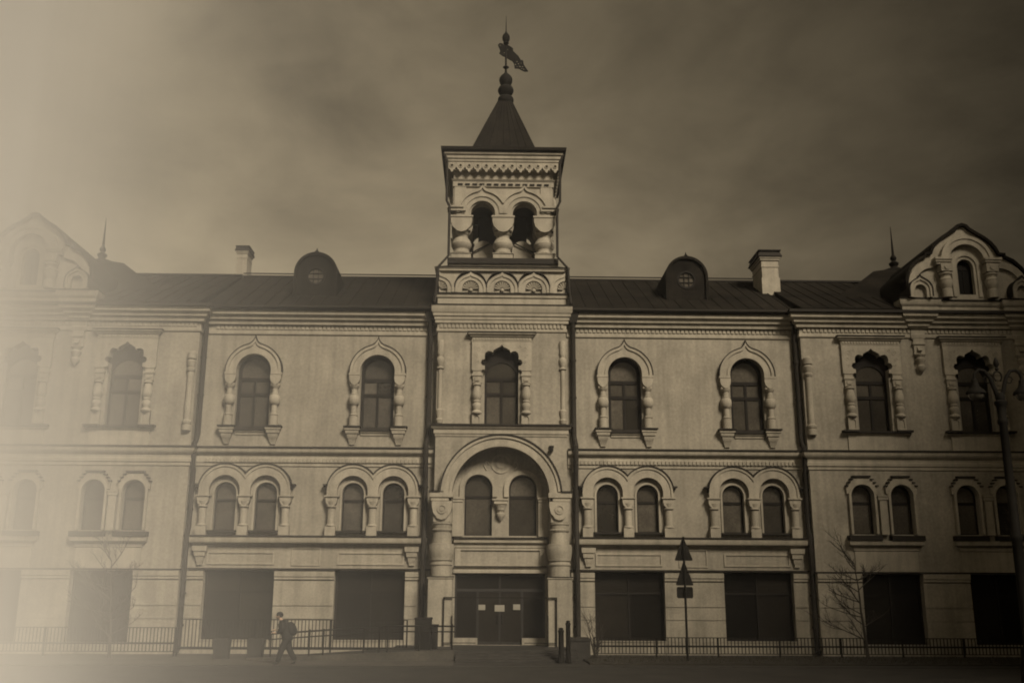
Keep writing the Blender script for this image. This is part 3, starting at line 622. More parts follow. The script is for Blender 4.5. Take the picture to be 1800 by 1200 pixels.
# ---- roofs of the main block and the wings, laid in seamed sheets
EY, EZ, RY, RZ = -.62, 14.93, 6.0, 18.4
SL = math.hypot(RY-EY, RZ-EZ); AN = math.atan2(RZ-EZ, RY-EY)
def rpanel(): return G().box(0, .585, 0, SL-.02, 0, .035).box(.585, .61, 0, SL-.02, 0, .06)
for sg in (-1, 1):
    x0, x1 = sorted((sg*2.95, sg*13.42))
    rf = b('roof', G().add([(x0, EY+.02, EZ-.02), (x1, EY+.02, EZ-.02), (x1, RY, RZ-.03), (x0, RY, RZ-.03), (x1, 12.6, 14.9), (x0, 12.6, 14.9)], [(0, 1, 2, 3), (3, 2, 4, 5), (0, 3, 5), (1, 4, 2)]), 'roof')
    n = int((x1-x0)/.62)
    for i in range(n):
        o = part('roof_panel', rpanel, 'roof', rf, (x0+(x1-x0-n*.62)/2+i*.62, EY, EZ), 'rp'); o.rotation_euler.x = AN
    part('ridge_rail', G().tube([(x0, RY, RZ+.2), (x1, RY, RZ+.2)], .035, 6).box(x0, x1, RY-.12, RY+.12, RZ, RZ+.07), 'flash', rf)
    w0, w1 = sorted((sg*13.45, sg*28.9))
    wr = b('roof', G().add([(w0, EY-.43, EZ-.01), (w1, EY-.43, EZ-.01), (w1, RY, RZ+.0), (w0, RY, RZ+.0), (w1, 12.6, 14.9), (w0, 12.6, 14.9)], [(0, 1, 2, 3), (3, 2, 4, 5), (0, 3, 5), (1, 4, 2)]), 'roof')
    def rpanel2(): return G().box(0, .585, 0, 7.75, 0, .035).box(.585, .61, 0, 7.75, 0, .06)
    for i in range(25):
        x = w0+i*.62
        if 18.3 < abs(x+.3) < 24.0 or abs(x+.3) > 28.7: continue
        o = part('roof_panel', rpanel2, 'roof', wr, (x, EY-.43, EZ+.01), 'rp2'); o.rotation_euler.x = math.atan2(RZ-EZ, RY-EY+.43)
    part('ridge_cap', G().box(w0, w1, RY-.12, RY+.12, RZ+.03, RZ+.12), 'flash', wr)
    # concave tent over the wing with its iron finial
    g = G(); vs, fs = [], []
    tp = [(6.6, 15.3), (4.6, 16.7), (3.0, 17.85), (1.9, 18.72), (1.0, 19.1), (.4, 19.42)]
    for h, z in tp: vs += [(sg*WX-h, 6.8-h, z), (sg*WX+h, 6.8-h, z), (sg*WX+h, 6.8+h, z), (sg*WX-h, 6.8+h, z)]
    for q in range(5): fs += [(q*4+i, q*4+(i+1) % 4, q*4+4+(i+1) % 4, q*4+4+i) for i in range(4)]
    fs += [(3, 2, 1, 0), (20, 21, 22, 23)]; g.add(vs, fs)
    tt = b('tent_roof', g, 'roof')
    part('finial', lambda: G().lathe([(.42, 19.4), (.36, 19.48), (.2, 19.55), (.17, 19.62), (.24, 19.72), (.26, 19.8), (.18, 19.88), (.08, 19.94), (.14, 20.0), (.17, 20.1), (.13, 20.2), (.07, 20.27), (.06, 20.6), (.012, 21.9)], 0, 0, 14), 'roof', tt, (sg*WX, 6.8, 0), 'tfin')

# ---- dormers and chimneys
def dormer_roof():
    o = ogee(1.02, 17.2, 18.28, 60); i = ogee(.9, 17.2, 18.1, 60)
    return G().plate(shoe(o, i, 16.0), (), -.12, 2.6).plate(o+[(-1.02, 16.0), (1.02, 16.0)], [arc(0, 17.05, .43, 0, 350, 27)], .0, .12)
def chimney():
    return G().box(-.45, .45, 0, 1.8, 16.0, 17.7).box(-.41, .41, .04, 1.76, 17.7, 18.25).box(-.44, .44, .01, 1.79, 18.25, 18.32).box(-.42, .42, .03, 1.77, 18.32, 18.6).box(-.48, .48, -.03, 1.83, 18.6, 18.7).box(-.53, .53, -.08, 1.88, 18.7, 18.78)
for sg in (-1, 1):
    d = b('dormer', dormer_roof, 'roof', (sg*8.83, 1.5, 0), 'dorm')
    part('window_frame', lambda: G().plate(arc(0, 17.05, .46, 0, 350, 27), [arc(0, 17.05, .36, 0, 350, 27)], -.05, .05).box(-.37, .37, -.01, .03, 16.9, 16.94).box(-.37, .37, -.01, .03, 17.16, 17.2).box(-.13, -.1, -.015, .035, 16.7, 17.4).box(.1, .13, -.015, .035, 16.7, 17.4), 'frame', d, (0, .02, 0), 'dfr')
    part('pane', lambda: G().plate(arc(0, 17.05, .37, 0, 350, 27), (), 0, .02), 'glass', d, (0, .06, 0), 'dpn')
    part('finial', lambda: G().lathe([(.07, 18.2), (.09, 18.26), (.05, 18.3), (.01, 18.42)], 0, -.05, 8), 'roof', d, (0, 0, 0), 'dfin')
    if sg > 0: c = b('chimney', chimney, 'trim', (13.33, 3.0, 0), 'chim')
    else:
        c = b('chimney', chimney, 'trim', (-13.72, 6.6, 5.4), 'chim'); c.scale = (.66, .6, .78)
    part('chimney_cap', lambda: G().hexa([(-.6, -.14, 18.785), (.6, -.14, 18.785), (.6, 1.94, 18.785), (-.6, 1.94, 18.785)], [(-.5, .0, 19.08), (.5, .0, 19.08), (.5, 1.8, 19.08), (-.5, 1.8, 19.08)]).box(-.56, .56, -.1, 1.9, 19.08, 19.14), 'flash', c, (0, 0, 0), 'ccap')

# ---- gables of the wings
def gable(sg):
    L = [(2.75, 15.45), (2.75, 16.3), (2.7, 16.54), (2.47, 16.94), (2.14, 17.28), (1.78, 17.46), (1.78, 17.58), (1.52, 17.6), (1.4, 17.88), (1.2, 18.14), (.92, 18.38), (.6, 18.58), (.27, 18.8), (.14, 18.95), (0, 18.98)]
    out = L+[(-x, z) for x, z in reversed(L[:-1])]
    hole = arch(0, .375, 15.72, 17.03, 16)
    g = G().plate(out, [hole], -.0, .45)
    # main arch, recess and the two quarter arches standing proud
    g.plate(shoe(arc(0, 17.25, 1.2, 0, 180, 24), arc(0, 17.25, .8, 0, 180, 24), 17.2), (), -.26, .01)
    g.plate(shoe(arc(0, 17.25, 1.2, 0, 180, 24), arc(0, 17.25, 1.05, 0, 180, 24), 17.2), (), -.31, -.255)
    g.plate(shoe(arc(0, 17.05, .66, 0, 180, 20), arc(0, 17.05, .5, 0, 180, 20), 15.6), (), -.06, .01)
    for s in (-1, 1):
        a = [(s*(1.5+1.22*math.cos(R(t))), 16.15+1.12*math.sin(R(t))) for t in range(0, 91, 9)]; c = [(s*(1.5+.88*math.cos(R(t))), 16.15+.8*math.sin(R(t))) for t in range(0, 91, 9)]
        g.plate([(a[0][0], 15.45)]+a+c[::-1]+[(c[0][0], 15.45)], (), -.14, .01)
        x0, x1 = sorted((s*.78, s*1.5))
        g.box(x0, x1, -.4, 0, 17.16, 17.26).box(x0+.05, x1-.05, -.34, 0, 17.06, 17.16).box(x0-.03, x1+.03, -.45, 0, 17.26, 17.36)
    o = b('gable', g, 'trim', (sg*WX, -.9, 0))
    part('window', G().plate(arch(0, .4, 15.7, 17.03), [rect(-.32, -.02, 15.8, 16.95), rect(.02, .32, 15.8, 16.95)], .25, .32), 'frame', o)
    part('pane', G().box(-.33, .33, .28, .3, 15.78, 16.97), 'shop', o)
    for s in (-1, 1):
        part('colonnette', lambda: G().lathe([(.24, 15.5), (.24, 15.86), (.2, 15.9), (.24, 16.0), (.27, 16.08), (.3, 16.2), (.28, 16.3), (.3, 16.34), (.22, 16.42), (.22, 16.5), (.29, 16.58), (.29, 16.64), (.2, 16.68)], 0, -.2, 14).box(-.27, .27, -.46, 0, 16.7, 17.05).plate(arc(0, 16.88, .12, 0, 330, 11), (), -.5, -.455), 'trim', o, (s*1.04, 0, 0), 'gcol')
        part('small_kokoshnik', lambda: G().plate(shoe(ogee(.5, 15.82, 16.45, 50), arc(0, 15.8, .26, 0, 180, 12), 15.46), (), -.4, .2).plate(shoe(ogee(.5, 15.82, 16.45, 50), ogee(.4, 15.82, 16.3, 50), 15.46), (), -.46, -.39).plate(arch(0, .27, 15.46, 15.8, 10), (), -.2, .1), 'trim', o, (s*2.32, 0, 0), 'gkok')
        part('kokoshnik_flashing', lambda: G().plate(shoe(ogee(.54, 15.82, 16.52, 50), ogee(.502, 15.82, 16.46, 50), 15.5), (), -.5, .6), 'flash', o, (s*2.32, 0, 0), 'gkf')
    L2 = [(x+(.1 if i < 4 else .09), z+.1) for i, (x, z) in enumerate(L[:-1])]+[(0, 19.12)]
    o2 = L2+[(-x, z) for x, z in reversed(L2[:-1])]
    part('gable_roof', G().plate(o2+[(x, z-.005) for x, z in reversed(out)], (), -.16, .45).plate([(x, z) for x, z in o2], (), .46, 6.5), 'roof', o)
for sg in (-1, 1):
    gable(sg)
    # broken cornice under the gable and the pendant brackets
    for s in (-1, 1):
        x = sg*WX+s*2.32
        b('cornice_block', lambda: G().mould([(.1, 13.72), (.13, 13.78), (.13, 13.92), (.1, 13.95), (.1, 14.22), (.28, 14.27), (.3, 14.4), (.42, 14.46), (.45, 14.58), (.58, 14.66), (.62, 14.84), (.62, 15.08), (.68, 15.15), (.72, 15.2), (.74, 15.42)], -.2, .2, 0, 0), 'trim', (x, -.45, 0), 'cblk')
        b('cornice_block_flashing', lambda: G().box(-.98, .98, -.78, .0, 15.424, 15.47), 'flash', (x, -.45, 0), 'cbf')
        b('pendant_bracket', lambda: G().mould([(.1, 12.95), (.14, 13.0), (.1, 13.05), (.1, 13.4), (.15, 13.45), (.15, 13.52), (.1, 13.56), (.1, 13.72)], -.14, .14, 0, 0).lathe([(.02, 12.12), (.1, 12.2), (.2, 12.34), (.2, 12.44), (.14, 12.5), (.16, 12.62), (.22, 12.7), (.22, 12.78), (.15, 12.84), (.22, 12.96)], 0, -.1, 14).hexa([(-.1, -.24, 13.15), (.1, -.24, 13.15), (.1, -.1, 13.15), (-.1, -.1, 13.15)], [(-.1, -.12, 13.36), (.1, -.12, 13.36), (.1, -.1, 13.36), (-.1, -.1, 13.36)]), 'trim', (x, -.45, 0), 'pbr')
    x0, x1 = sg*WX-2.4, sg*WX+2.4
    b('gable_cornice', G().mould([(.5, 14.795), (.5, 15.1), (.56, 15.16), (.6, 15.22), (.62, 15.36)], x0, x1, -.45, .3, False, False), 'trim')
    b('gable_cornice_flashing', G().box(x0, x1, -1.12, .2, 15.364, 15.42), 'flash')

# ---- downpipes
def downpipe(x, y, s, zt):
    g = G().tube([(x-s*.0, y-.3, zt+.35), (x, y-.3, zt), (x, y-.14, zt-.35), (x, y-.14, 9.2), (x+s*.06, y-.14, 8.9), (x+s*.06, y-.36, 8.75), (x+s*.06, y-.36, 7.9), (x+s*.06, y-.16, 7.6), (x+s*.06, y-.16, 5.2), (x+s*.06, y-.3, 4.95), (x+s*.06, y-.3, 3.9), (x+s*.08, y-.22, 3.3), (x+s*.08, y-.22, .25), (x+s*.08, y-.4, .12)], .115, 10)
    for z in (12.6, 10.9, 6.9, 5.9, 2.4, 1.1): g.lathe([(.14, z), (.14, z+.09)], x+(0 if z > 9 else s*.06), y-.15-(.06 if z < 3 else 0), 10)
    o = b('downpipe', g, 'pipe')
    part('hopper', G().hexa([(x-.16, y-.44, zt+.05), (x+.16, y-.44, zt+.05), (x+.16, y-.12, zt+.05), (x-.16, y-.12, zt+.05)], [(x-.26, y-.56, zt+.5), (x+.26, y-.56, zt+.5), (x+.26, y-.06, zt+.5), (x-.26, y-.06, zt+.5)]), 'pipe', o)
for sg in (-1, 1):
    downpipe(sg*3.22, -.02, sg, 14.3); downpipe(sg*13.3, -.02, sg, 14.3)
    # pipes down the flank of the belfry and the attic
    x = sg*2.62
    b('downpipe', G().tube([(BX+sg*2.82, BY-2.75, 22.6), (BX+sg*2.66, BY-2.72, 22.2), (BX+sg*2.64, BY-2.72, 20.2), (BX+sg*2.5, BY-2.72, 19.9), (BX+sg*2.5, BY-2.72, 17.5), (BX+sg*2.95, -.78, 16.8), (BX+sg*3.0, -.74, 15.8), (BX+sg*3.06, -.9, 15.1)], .06, 8), 'pipe')

# ================================================================== THINGS IN FRONT
# platform, ramp and steps
T = thing('entrance_terrace', 'low granite terrace with steps and a ramp before the entrance door', 'terrace')
part('platform', G().box(-4.3, 2.9, -4.2, -.02, .003, .37), 'granite', T)
part('side_wall', G().hexa([(-9.6, -4.36, .003), (-1.75, -4.36, .003), (-1.75, -4.205, .003), (-9.6, -4.205, .003)], [(-9.6, -4.36, .08), (-1.75, -4.36, .40), (-1.75, -4.205, .40), (-9.6, -4.205, .08)]), 'paving', T)
part('ramp', G().hexa([(-9.6, -4.2, .003), (-4.305, -4.2, .003), (-4.305, -2.6, .003), (-9.6, -2.6, .003)], [(-9.6, -4.2, .01), (-4.305, -4.2, .36), (-4.305, -2.6, .36), (-9.6, -2.6, .01)]), 'granite', T)
for i in range(3):
    part('step', G().box(-1.7, 2.9, -4.205-.34*(i+1), -4.205-.34*i-.002, .003, .28-.09*i), 'granite', T)

RT = thing('handrail', 'dark double handrail rising along the ramp to the entrance', 'handrail')
def zr(x): return .95+min(1, max(0, (x+8.8)/4.5))*.31
xs = [-8.8, -7.2, -6.3, -4.3, -3.0, -1.75]
part('top_rail', G().tube([(x, -4.28, zr(x)) for x in xs], .032, 8), 'iron', RT)
part('lower_rail', G().tube([(x, -4.28, zr(x)-.2) for x in xs], .024, 8), 'iron', RT)
for x in (-8.7, -7.25, -6.72, -5.2, -4.6, -4.3, -3.1, -1.85):
    z0 = .08+(x+9.6)/7.85*.32
    part('post', lambda: G().tube([(0, 0, 0), (0, 0, .97)], .03, 8), 'iron', RT, (x, -4.28, z0-.02), 'rpost')

def picket_fence(x0, x1, y, zb, zt, zm, label, group, st=.14, post=2.4):
    t = thing('picket_fence', label, 'fence', (0, 0, 0), group)
    g = G(); n = int((x1-x0)/st)
    for i in range(n+1):
        x = x0+i*(x1-x0)/n; g.box(x-.016, x+.016, y-.012, y+.012, zb, zt-.015)
    part('pickets', g, 'iron', t, kind='stuff')
    part('top_rail', G().box(x0, x1, y-.02, y+.02, zt-.015, zt+.015), 'iron', t)
    part('middle_rail', G().tube([(x0, y-.05, zm), (x1, y-.05, zm)], .034, 8), 'iron', t)
    part('bottom_rail', G().box(x0, x1, y-.018, y+.018, zb-.03, zb), 'iron', t)
    k = int((x1-x0)/post)
    for i in range(k+1):
        x = x0+i*(x1-x0)/k
        part('post', lambda: G().box(-.03, .03, -.03, .03, 0, 1), 'iron', t, (x, y+.0, -.01), ('fp', label)).scale = (1, 1, zt+.02)
    return t
picket_fence(3.75, 28.5, -2.45, .2, .8, .47, 'low dark picket fence along the flower bed on the right', 'picket fences before the facade')
picket_fence(-12.9, -3.75, -2.0, .3, 1.42, .34, 'tall dark picket fence behind the ramp on the left', 'picket fences before the facade')
picket_fence(-28.5, -13.0, -2.0, .2, 1.1, .5, 'veiled low picket fence in front of the far left wing', 'picket fences before the facade')

# entrance frame of thin tubes
P = thing('portal_frame', 'thin dark metal tube frame standing around the entrance door', 'frame')
for sg in (-1, 1):
    part('post', G().box(sg*2.33-.025, sg*2.33+.025, -1.225, -1.175, .373, 2.29), 'iron', P)
    part('inner_post', G().box(sg*1.98-.02, sg*1.98+.02, -1.22, -1.18, .373, 1.6), 'iron', P)
part('crossbar', G().box(-2.355, 2.355, -1.225, -1.175, 2.292, 2.335), 'iron', P)
for a, c in ((-2.3, -1.0), (1.0, 2.3)): part('lower_bar', G().box(a, c, -1.215, -1.185, .5, .53), 'iron', P)

# three sheets of paper on the door
for lab, x0, x1, z0, z1 in (('small white notice taped to the left door pane', -.91, -.62, 1.80, 2.02), ('wide white notice at the middle of the entrance door', -.22, .2, 1.74, 2.01), ('small white notice taped to the right door pane', .57, .87, 1.81, 2.04)):
    o = part('paper_notice', G().box(x0, x1, .186, .194, z0, z1), 'paper', None)
    o['label'] = lab; o['category'] = 'notice'; o['group'] = 'paper notices on the door'

def single(name, g, m, label, cat, loc=(0, 0, 0), group=None):
    o = part(name, g, m, None, loc); o['label'] = label; o['category'] = cat
    if group: o['group'] = group
    return o
# dark cabinets left of the door
c = thing('utility_cabinet', 'taller dark metal cabinet left of the entrance door', 'cabinet', (-3.0, -3.5, .372), 'cabinets by the entrance')
part('body', G().box(-.32, .32, -.22, .22, .05, 1.12).box(-.29, .29, -.19, .19, 0, .05), 'iron', c)
part('lid', G().hexa([(-.36, -.26, 1.125), (.36, -.26, 1.125), (.36, .26, 1.125), (-.36, .26, 1.125)], [(-.33, -.2, 1.18), (.33, -.2, 1.2), (.33, .2, 1.2), (-.33, .2, 1.18)]), 'iron', c)
part('door', G().box(-.28, .28, -.24, -.222, .12, 1.06), 'iron', c); part('handle', G().box(.2, .23, -.27, -.242, .55, .7), 'frame', c)
c = thing('utility_cabinet', 'shorter dark metal cabinet standing beside the portal frame', 'cabinet', (-2.56, -3.3, .372), 'cabinets by the entrance')
part('body', G().box(-.11, .11, -.2, .2, 0, .88), 'iron', c)
part('lid', G().box(-.14, .14, -.23, .23, .883, .93), 'iron', c)
part('door', G().box(-.09, .09, -.22, -.202, .08, .8), 'iron', c)
# posts and planter right of the steps
def bollard(label, x, y, rad, h):
    t = thing('bollard', label, 'bollard', (x, y, -.002), 'bollards by the steps')
    part('shaft', G().lathe([(rad*1.35, 0), (rad*1.35, .12), (rad*1.05, .2), (rad, h-.18), (rad*1.15, h-.16), (rad*1.15, h-.1), (rad*.8, h-.07)], 0, 0, 12), 'iron', t)
    part('cap', G().lathe([(rad*.8, h-.068), (rad*.95, h-.04), (rad*.7, h-.01), (rad*.2, h)], 0, 0, 12), 'iron', t)
bollard('taller slim dark bollard at the right end of the steps', 3.07-.62+.03, -5.5, .085, 1.52)
bollard('shorter thick dark bollard at the right end of the steps', 2.22, -5.45, .1, 1.26)
pl = thing('planter', 'low dark planter box between the bollards and the downpipe', 'planter', (3.05, -3.4, .0))
part('box', G().plate(rect(-.42, .42, .0, .72), (), -.35, .35).box(-.46, .46, -.39, .39, .72, .8), 'granite', pl)
part('soil', G().box(-.38, .38, -.31, .31, .802, .84), 'soil', pl)
c = thing('planter', 'squat dark planter box under the left shop window', 'planter', (-10.75, -3.4, 0), 'squat planters by the left shop window')
part('box', G().hexa([(-.26, -.2, 0), (.26, -.2, 0), (.26, .2, 0), (-.26, .2, 0)], [(-.31, -.24, .72), (.31, -.24, .72), (.31, .24, .72), (-.31, .24, .72)]), 'granite', c); part('soil', G().box(-.27, .27, -.2, .2, .722, .75), 'soil', c)
c = thing('planter', 'squat dark planter box just left of the walking person', 'planter', (-9.45, -3.4, 0), 'squat planters by the left shop window')
part('box', G().hexa([(-.26, -.2, 0), (.26, -.2, 0), (.26, .2, 0), (-.26, .2, 0)], [(-.31, -.24, .72), (.31, -.24, .72), (.31, .24, .72), (-.31, .24, .72)]), 'granite', c); part('soil', G().box(-.27, .27, -.2, .2, .722, .75), 'soil', c)

# ---- bare trees
def branch(g, p, d, L, rad, dep, rng, bias):
    n = 4; pts = [p]; q = Vector(p); dd = Vector(d).normalized()
    for i in range(n):
        dd = (dd+Vector((rng.uniform(-.16, .16), rng.uniform(-.16, .16), rng.uniform(-.05, .14)))).normalized()
        q = q+dd*L/n; pts.append(q.copy())
    g.tube(pts, [rad*(1-.14*i) for i in range(n+1)], 5)
    if dep <= 0: return
    for i in range(1, n+1):
        for _ in range(2 if dep > 1 else 3):
            if rng.random() < .25: continue
            side = Vector((rng.uniform(-1, .9)+bias, rng.uniform(-.8, .8), rng.uniform(-.1, .8))).normalized()
            branch(g, pts[i], (dd*.7+side*.8), L*rng.uniform(.32, .55), rad*.45, dep-1, rng, bias)
def tree(label, x, y, h, seed, bias, group):
    rng = random.Random(seed)
    t = thing('bare_tree', label, 'tree', (x, y, .0), group)
    pts = [Vector((0, 0, -.1))]
    for i in range(8): pts.append(Vector((-.035*(i+1)*(1 if bias < 0 else -1)+rng.uniform(-.02, .02), rng.uniform(-.03, .03), h*(i+1)/8)))
    part('trunk', G().tube(pts, [.075-.0075*i for i in range(9)], 8), 'bark', t)
    for i in range(2, 9):
        z = pts[i]
        for _ in range(2 if i < 8 else 3):
            g = G(); s = -1 if rng.random() < (.75 if bias < 0 else .3) else 1
            d = Vector((s*rng.uniform(.7, 1.2), rng.uniform(-.6, .6), rng.uniform(.15, .75) if i < 8 else 1.2))
            branch(g, z-Vector((0, 0, rng.uniform(0, .3))), d, rng.uniform(.9, 1.9)*(1.15-.06*i), .025, 2, rng, bias*.25)
            part('branch', g, 'bark', t)
tree('small leafless tree behind the low fence on the right', 14.55, -2.9, 3.7, 5, -1, 'leafless trees before the facade')
tree('leafless tree fading into the pale veil on the left', -15.1, -3.2, 3.7, 11, -1, 'leafless trees before the facade')
rng = random.Random(3)
sb = thing('bare_shrub', 'thin leafless shrub beside the downpipe right of the entrance', 'shrub', (3.75, -3.2, 0))
for i in range(9):
    g = G(); branch(g, (rng.uniform(-.12, .12), rng.uniform(-.1, .1), -.02), (rng.uniform(-.3, .4), rng.uniform(-.3, .3), 1), rng.uniform(.9, 1.7), .016, 1, rng, 0); part('stem', g, 'bark', sb)
# dry grass on the bed
rng = random.Random(9); g = G()
for i in range(5000):
    x, y = rng.uniform(3.3, 27), rng.uniform(-6.3, -2.3); a = rng.uniform(0, 2*PI); h = rng.uniform(.04, .13); w = .012
    dx, dy = w*math.cos(a), w*math.sin(a)
    g.add([(x-dx, y-dy, .055), (x+dx, y+dy, .055), (x+rng.uniform(-.05, .05), y+rng.uniform(-.05, .05), .06+h)], [(0, 1, 2)])
part('dry_grass', g, 'grass', None, kind='stuff')

# ---- road signs seen from behind
s_ = thing('road_sign', 'pole with two triangular road signs and a plate seen from behind', 'sign', (6.98, -5, 0))
part('pole', G().tube([(0, 0, -.1), (0, 0, 4.62)], .045, 10), 'iron', s_)
def tri(w, h, z):
    g = G(); rr = .05; P3 = [(-w/2, z), (w/2, z), (0, z+h)]; pts = []
    for i in range(3):
        p = Vector(P3[i]); a = (Vector(P3[i-1])-p).normalized(); c = (Vector(P3[(i+1) % 3])-p).normalized()
        pts += [tuple(p+a*.07), tuple(p+(a+c)*.016), tuple(p+c*.07)]
    return g.plate(pts, (), .05, .075).box(-.2, .2, .03, .052, z+h*.15, z+h*.2).box(-.12, .12, .03, .052, z+h*.5, z+h*.55)
part('triangle_sign', tri(.72, .92, 3.72), 'sign', s_); part('triangle_sign', tri(.7, .94, 2.8), 'sign', s_)
part('plate_sign', G().plate([(-.31, 2.38), (-.27, 2.33), (.27, 2.33), (.31, 2.38), (.31, 2.7), (.27, 2.75), (-.27, 2.75), (-.31, 2.7)], (), .05, .075), 'sign', s_)
part('clamp', G().lathe([(.06, 2.5), (.06, 2.56)], 0, 0, 10).lathe([(.06, 3.1), (.06, 3.16)], 0, 0, 10).lathe([(.06, 4.0), (.06, 4.06)], 0, 0, 10), 'iron', s_)

# ---- street lamp
LX, LY = 12.1, -20
lp = thing('street_lamp', 'tall dark cast iron street lamp with two hanging bell shades', 'lamp', (LX, LY, -.012))
part('pole', G().lathe([(.3, 0), (.3, .25), (.26, .3), (.24, .9), (.2, 1.0), (.2, 1.2), (.125, 1.35), (.115, 3.7), (.145, 3.75), (.145, 3.85), (.11, 3.9), (.095, 6.5), (.125, 6.55), (.125, 6.62), (.1, 6.66), (.11, 6.9), (.125, 6.98), (.15, 7.02), (.15, 7.08), (.1, 7.12), (.12, 7.2), (.08, 7.3)], 0, 0, 18), 'iron', lp)
part('finial', G().lathe([(.02, 7.86), (.05, 7.9), (.03, 7.95), (.07, 8.02), (.06, 8.1), (.02, 8.2)], 0, 0, 12), 'iron', lp)
part('scroll', G().tube([(.1*math.cos(R(a))+.0, 0, 7.72+.13*math.sin(R(a))) for a in range(-60, 241, 20)], .022, 6), 'iron', lp)
for sg in (-1, 1):
    part('arm', G().tube([(sg*.03, 0, 7.15), (sg*.12, 0, 7.42), (sg*.2, 0, 7.68), (sg*.33, 0, 7.86), (sg*.46, 0, 7.88), (sg*.56, 0, 7.8), (sg*.59, 0, 7.68)], [.06, .055, .05, .045, .042, .04, .035], 8), 'iron', lp)
    part('arm_curl', G().tube([(sg*(.28+.09*math.cos(R(a))*(1-a/900)), 0, 7.62+.1*math.sin(R(a))*(1-a/900)) for a in range(0, 400, 25)], .016, 6), 'iron', lp)
    h = part('lamp_shade', lambda: G().lathe([(.03, 7.7), (.045, 7.64), (.075, 7.62), (.075, 7.55), (.085, 7.53), (.1, 7.46), (.15, 7.4), (.21, 7.35), (.235, 7.3), (.235, 7.27), (.2, 7.27)], 0, 0, 20, False), 'iron', lp, (sg*.59, 0, 0), 'lsh')
    part('globe', lambda: G().sphere((0, 0, 7.28), .19, 16, 10, (1, 1, .95)), 'milk', h, (0, 0, 0), 'lgl')

# ---- unseen house added on the right to shade the right wing and lamp
H = thing('added_shade_house', 'tall plain house added out of view to shade the right wing', 'building', (44.3, -37, -.012))
part('wall', G().box(-12, 12, -23, 23, 0, 35), 'wall', H)
part('cornice', G().box(-12.5, 12.5, -23.5, 23.5, 35.003, 35.9), 'trim', H)
part('roof', G().hexa([(-12.4, -23.4, 35.903), (12.4, -23.4, 35.903), (12.4, 23.4, 35.903), (-12.4, 23.4, 35.903)], [(-6, -17, 38), (6, -17, 38), (6, 17, 38), (-6, 17, 38)]), 'roof', H)
for z in range(8):
    for y in range(10):
        w = part('window', lambda: G().box(-.12, .0, -.75, .75, 0, 2.2), 'frame', H, (-12.003, -19.0+y*4.2, 1.6+z*4), 'thw')
        part('pane', lambda: G().box(-.14, -.122, -.62, .62, .12, 2.08), 'glass', w, (0, 0, 0), 'thp')

# ================================================================== THE PERSON
def skin(name, joints, bones, m, parent, sub=2):
    me = bpy.data.meshes.new(name); me.from_pydata([j[:3] for j in joints], bones, [])
    o = bpy.data.objects.new(name, me); COL.objects.link(o); o.parent = parent
    md = o.modifiers.new('skin', 'SKIN'); md.use_smooth_shade = True
    for i, j in enumerate(joints):
        rr = j[3] if isinstance(j[3], tuple) else (j[3], j[3]); me.skin_vertices[0].data[i].radius = rr
        me.skin_vertices[0].data[i].use_root = i == 0
    ss = o.modifiers.new('sub', 'SUBSURF'); ss.levels = sub; ss.render_levels = sub
    me.materials.append(M[m]); return o
# walks to the left (-x), leaning forward, dark jacket and trousers, backpack, phone hand raised
PE = thing('person', 'person in dark clothes with a backpack walking left, leaning forward', 'person', (-7.64, -6.6, 0))
PE.scale = (1.12, 1.1, 1.02)
body = [(0, 0, .93, .08), (-.05, 0, 1.12, .085), (-.13, 0, 1.32, (.09, .09)), (-.19, 0, 1.44, .075), (-.24, 0, 1.50, .052), (-.265, 0, 1.555, .05), (-.285, 0, 1.62, .09), (-.295, 0, 1.69, .085),
        (-.16, -.18, 1.40, .06), (-.14, -.22, 1.15, .045), (-.34, -.16, 1.05, .034), (-.16, .18, 1.40, .06), (-.2, .23, 1.15, .045), (-.4, .15, 1.13, .034),
        (0, -.09, .86, .07), (-.14, -.1, .5, .045), (-.25, -.1, .2, .03), (0, .09, .86, .07), (.05, .1, .5, .045), (.23, .1, .25, .03)]
part_b = skin('body', body, [(0, 1), (1, 2), (2, 3), (3, 4), (4, 5), (5, 6), (6, 7), (3, 8), (8, 9), (9, 10), (3, 11), (11, 12), (12, 13), (0, 14), (14, 15), (15, 16), (0, 17), (17, 18), (18, 19)], 'skin', PE)
for y, hx, hz, s in ((-.16, -.34, 1.05, 1), (.15, -.4, 1.13, -1)):          # hands: palm, four curled fingers, thumb from the side
    J = [(hx, y, hz, .03), (hx-.05, y, hz+.015, .034), (hx-.09, y, hz+.02, .03)]; E_ = [(0, 1), (1, 2)]
    for q in range(4):
        b0 = len(J); yy = y+(q-1.5)*.02; L = (.03, .036, .034, .026)[q]
        J += [(hx-.1, yy, hz+.02, .0095), (hx-.1-L, yy, hz+.012, .0085), (hx-.1-L*1.3, yy, hz-.015, .0075)]; E_ += [(2, b0), (b0, b0+1), (b0+1, b0+2)]
    b0 = len(J); J += [(hx-.055, y+s*.04, hz+.02, .011), (hx-.09, y+s*.05, hz+.012, .009)]; E_ += [(1, b0), (b0, b0+1)]
    skin('hand', J, E_, 'skin', PE, 1)
part('hair', G().sphere((-.28, 0, 1.665), .108, 16, 10, (1.05, .95, 1.02)), 'pack', PE)
part('face', G().sphere((-.315, 0, 1.628), .092, 16, 10, (.9, .85, 1.08)).sphere((-.405, 0, 1.615), .02, 8, 6, (1, .8, 1.2)).box(-.398, -.385, -.025, .025, 1.568, 1.574).sphere((-.392, -.032, 1.645), .011, 8, 6).sphere((-.392, .032, 1.645), .011, 8, 6).sphere((-.29, -.085, 1.62), .026, 8, 6, (.8, .5, 1.2)).sphere((-.29, .085, 1.62), .026, 8, 6, (.8, .5, 1.2)), 'skin', PE)
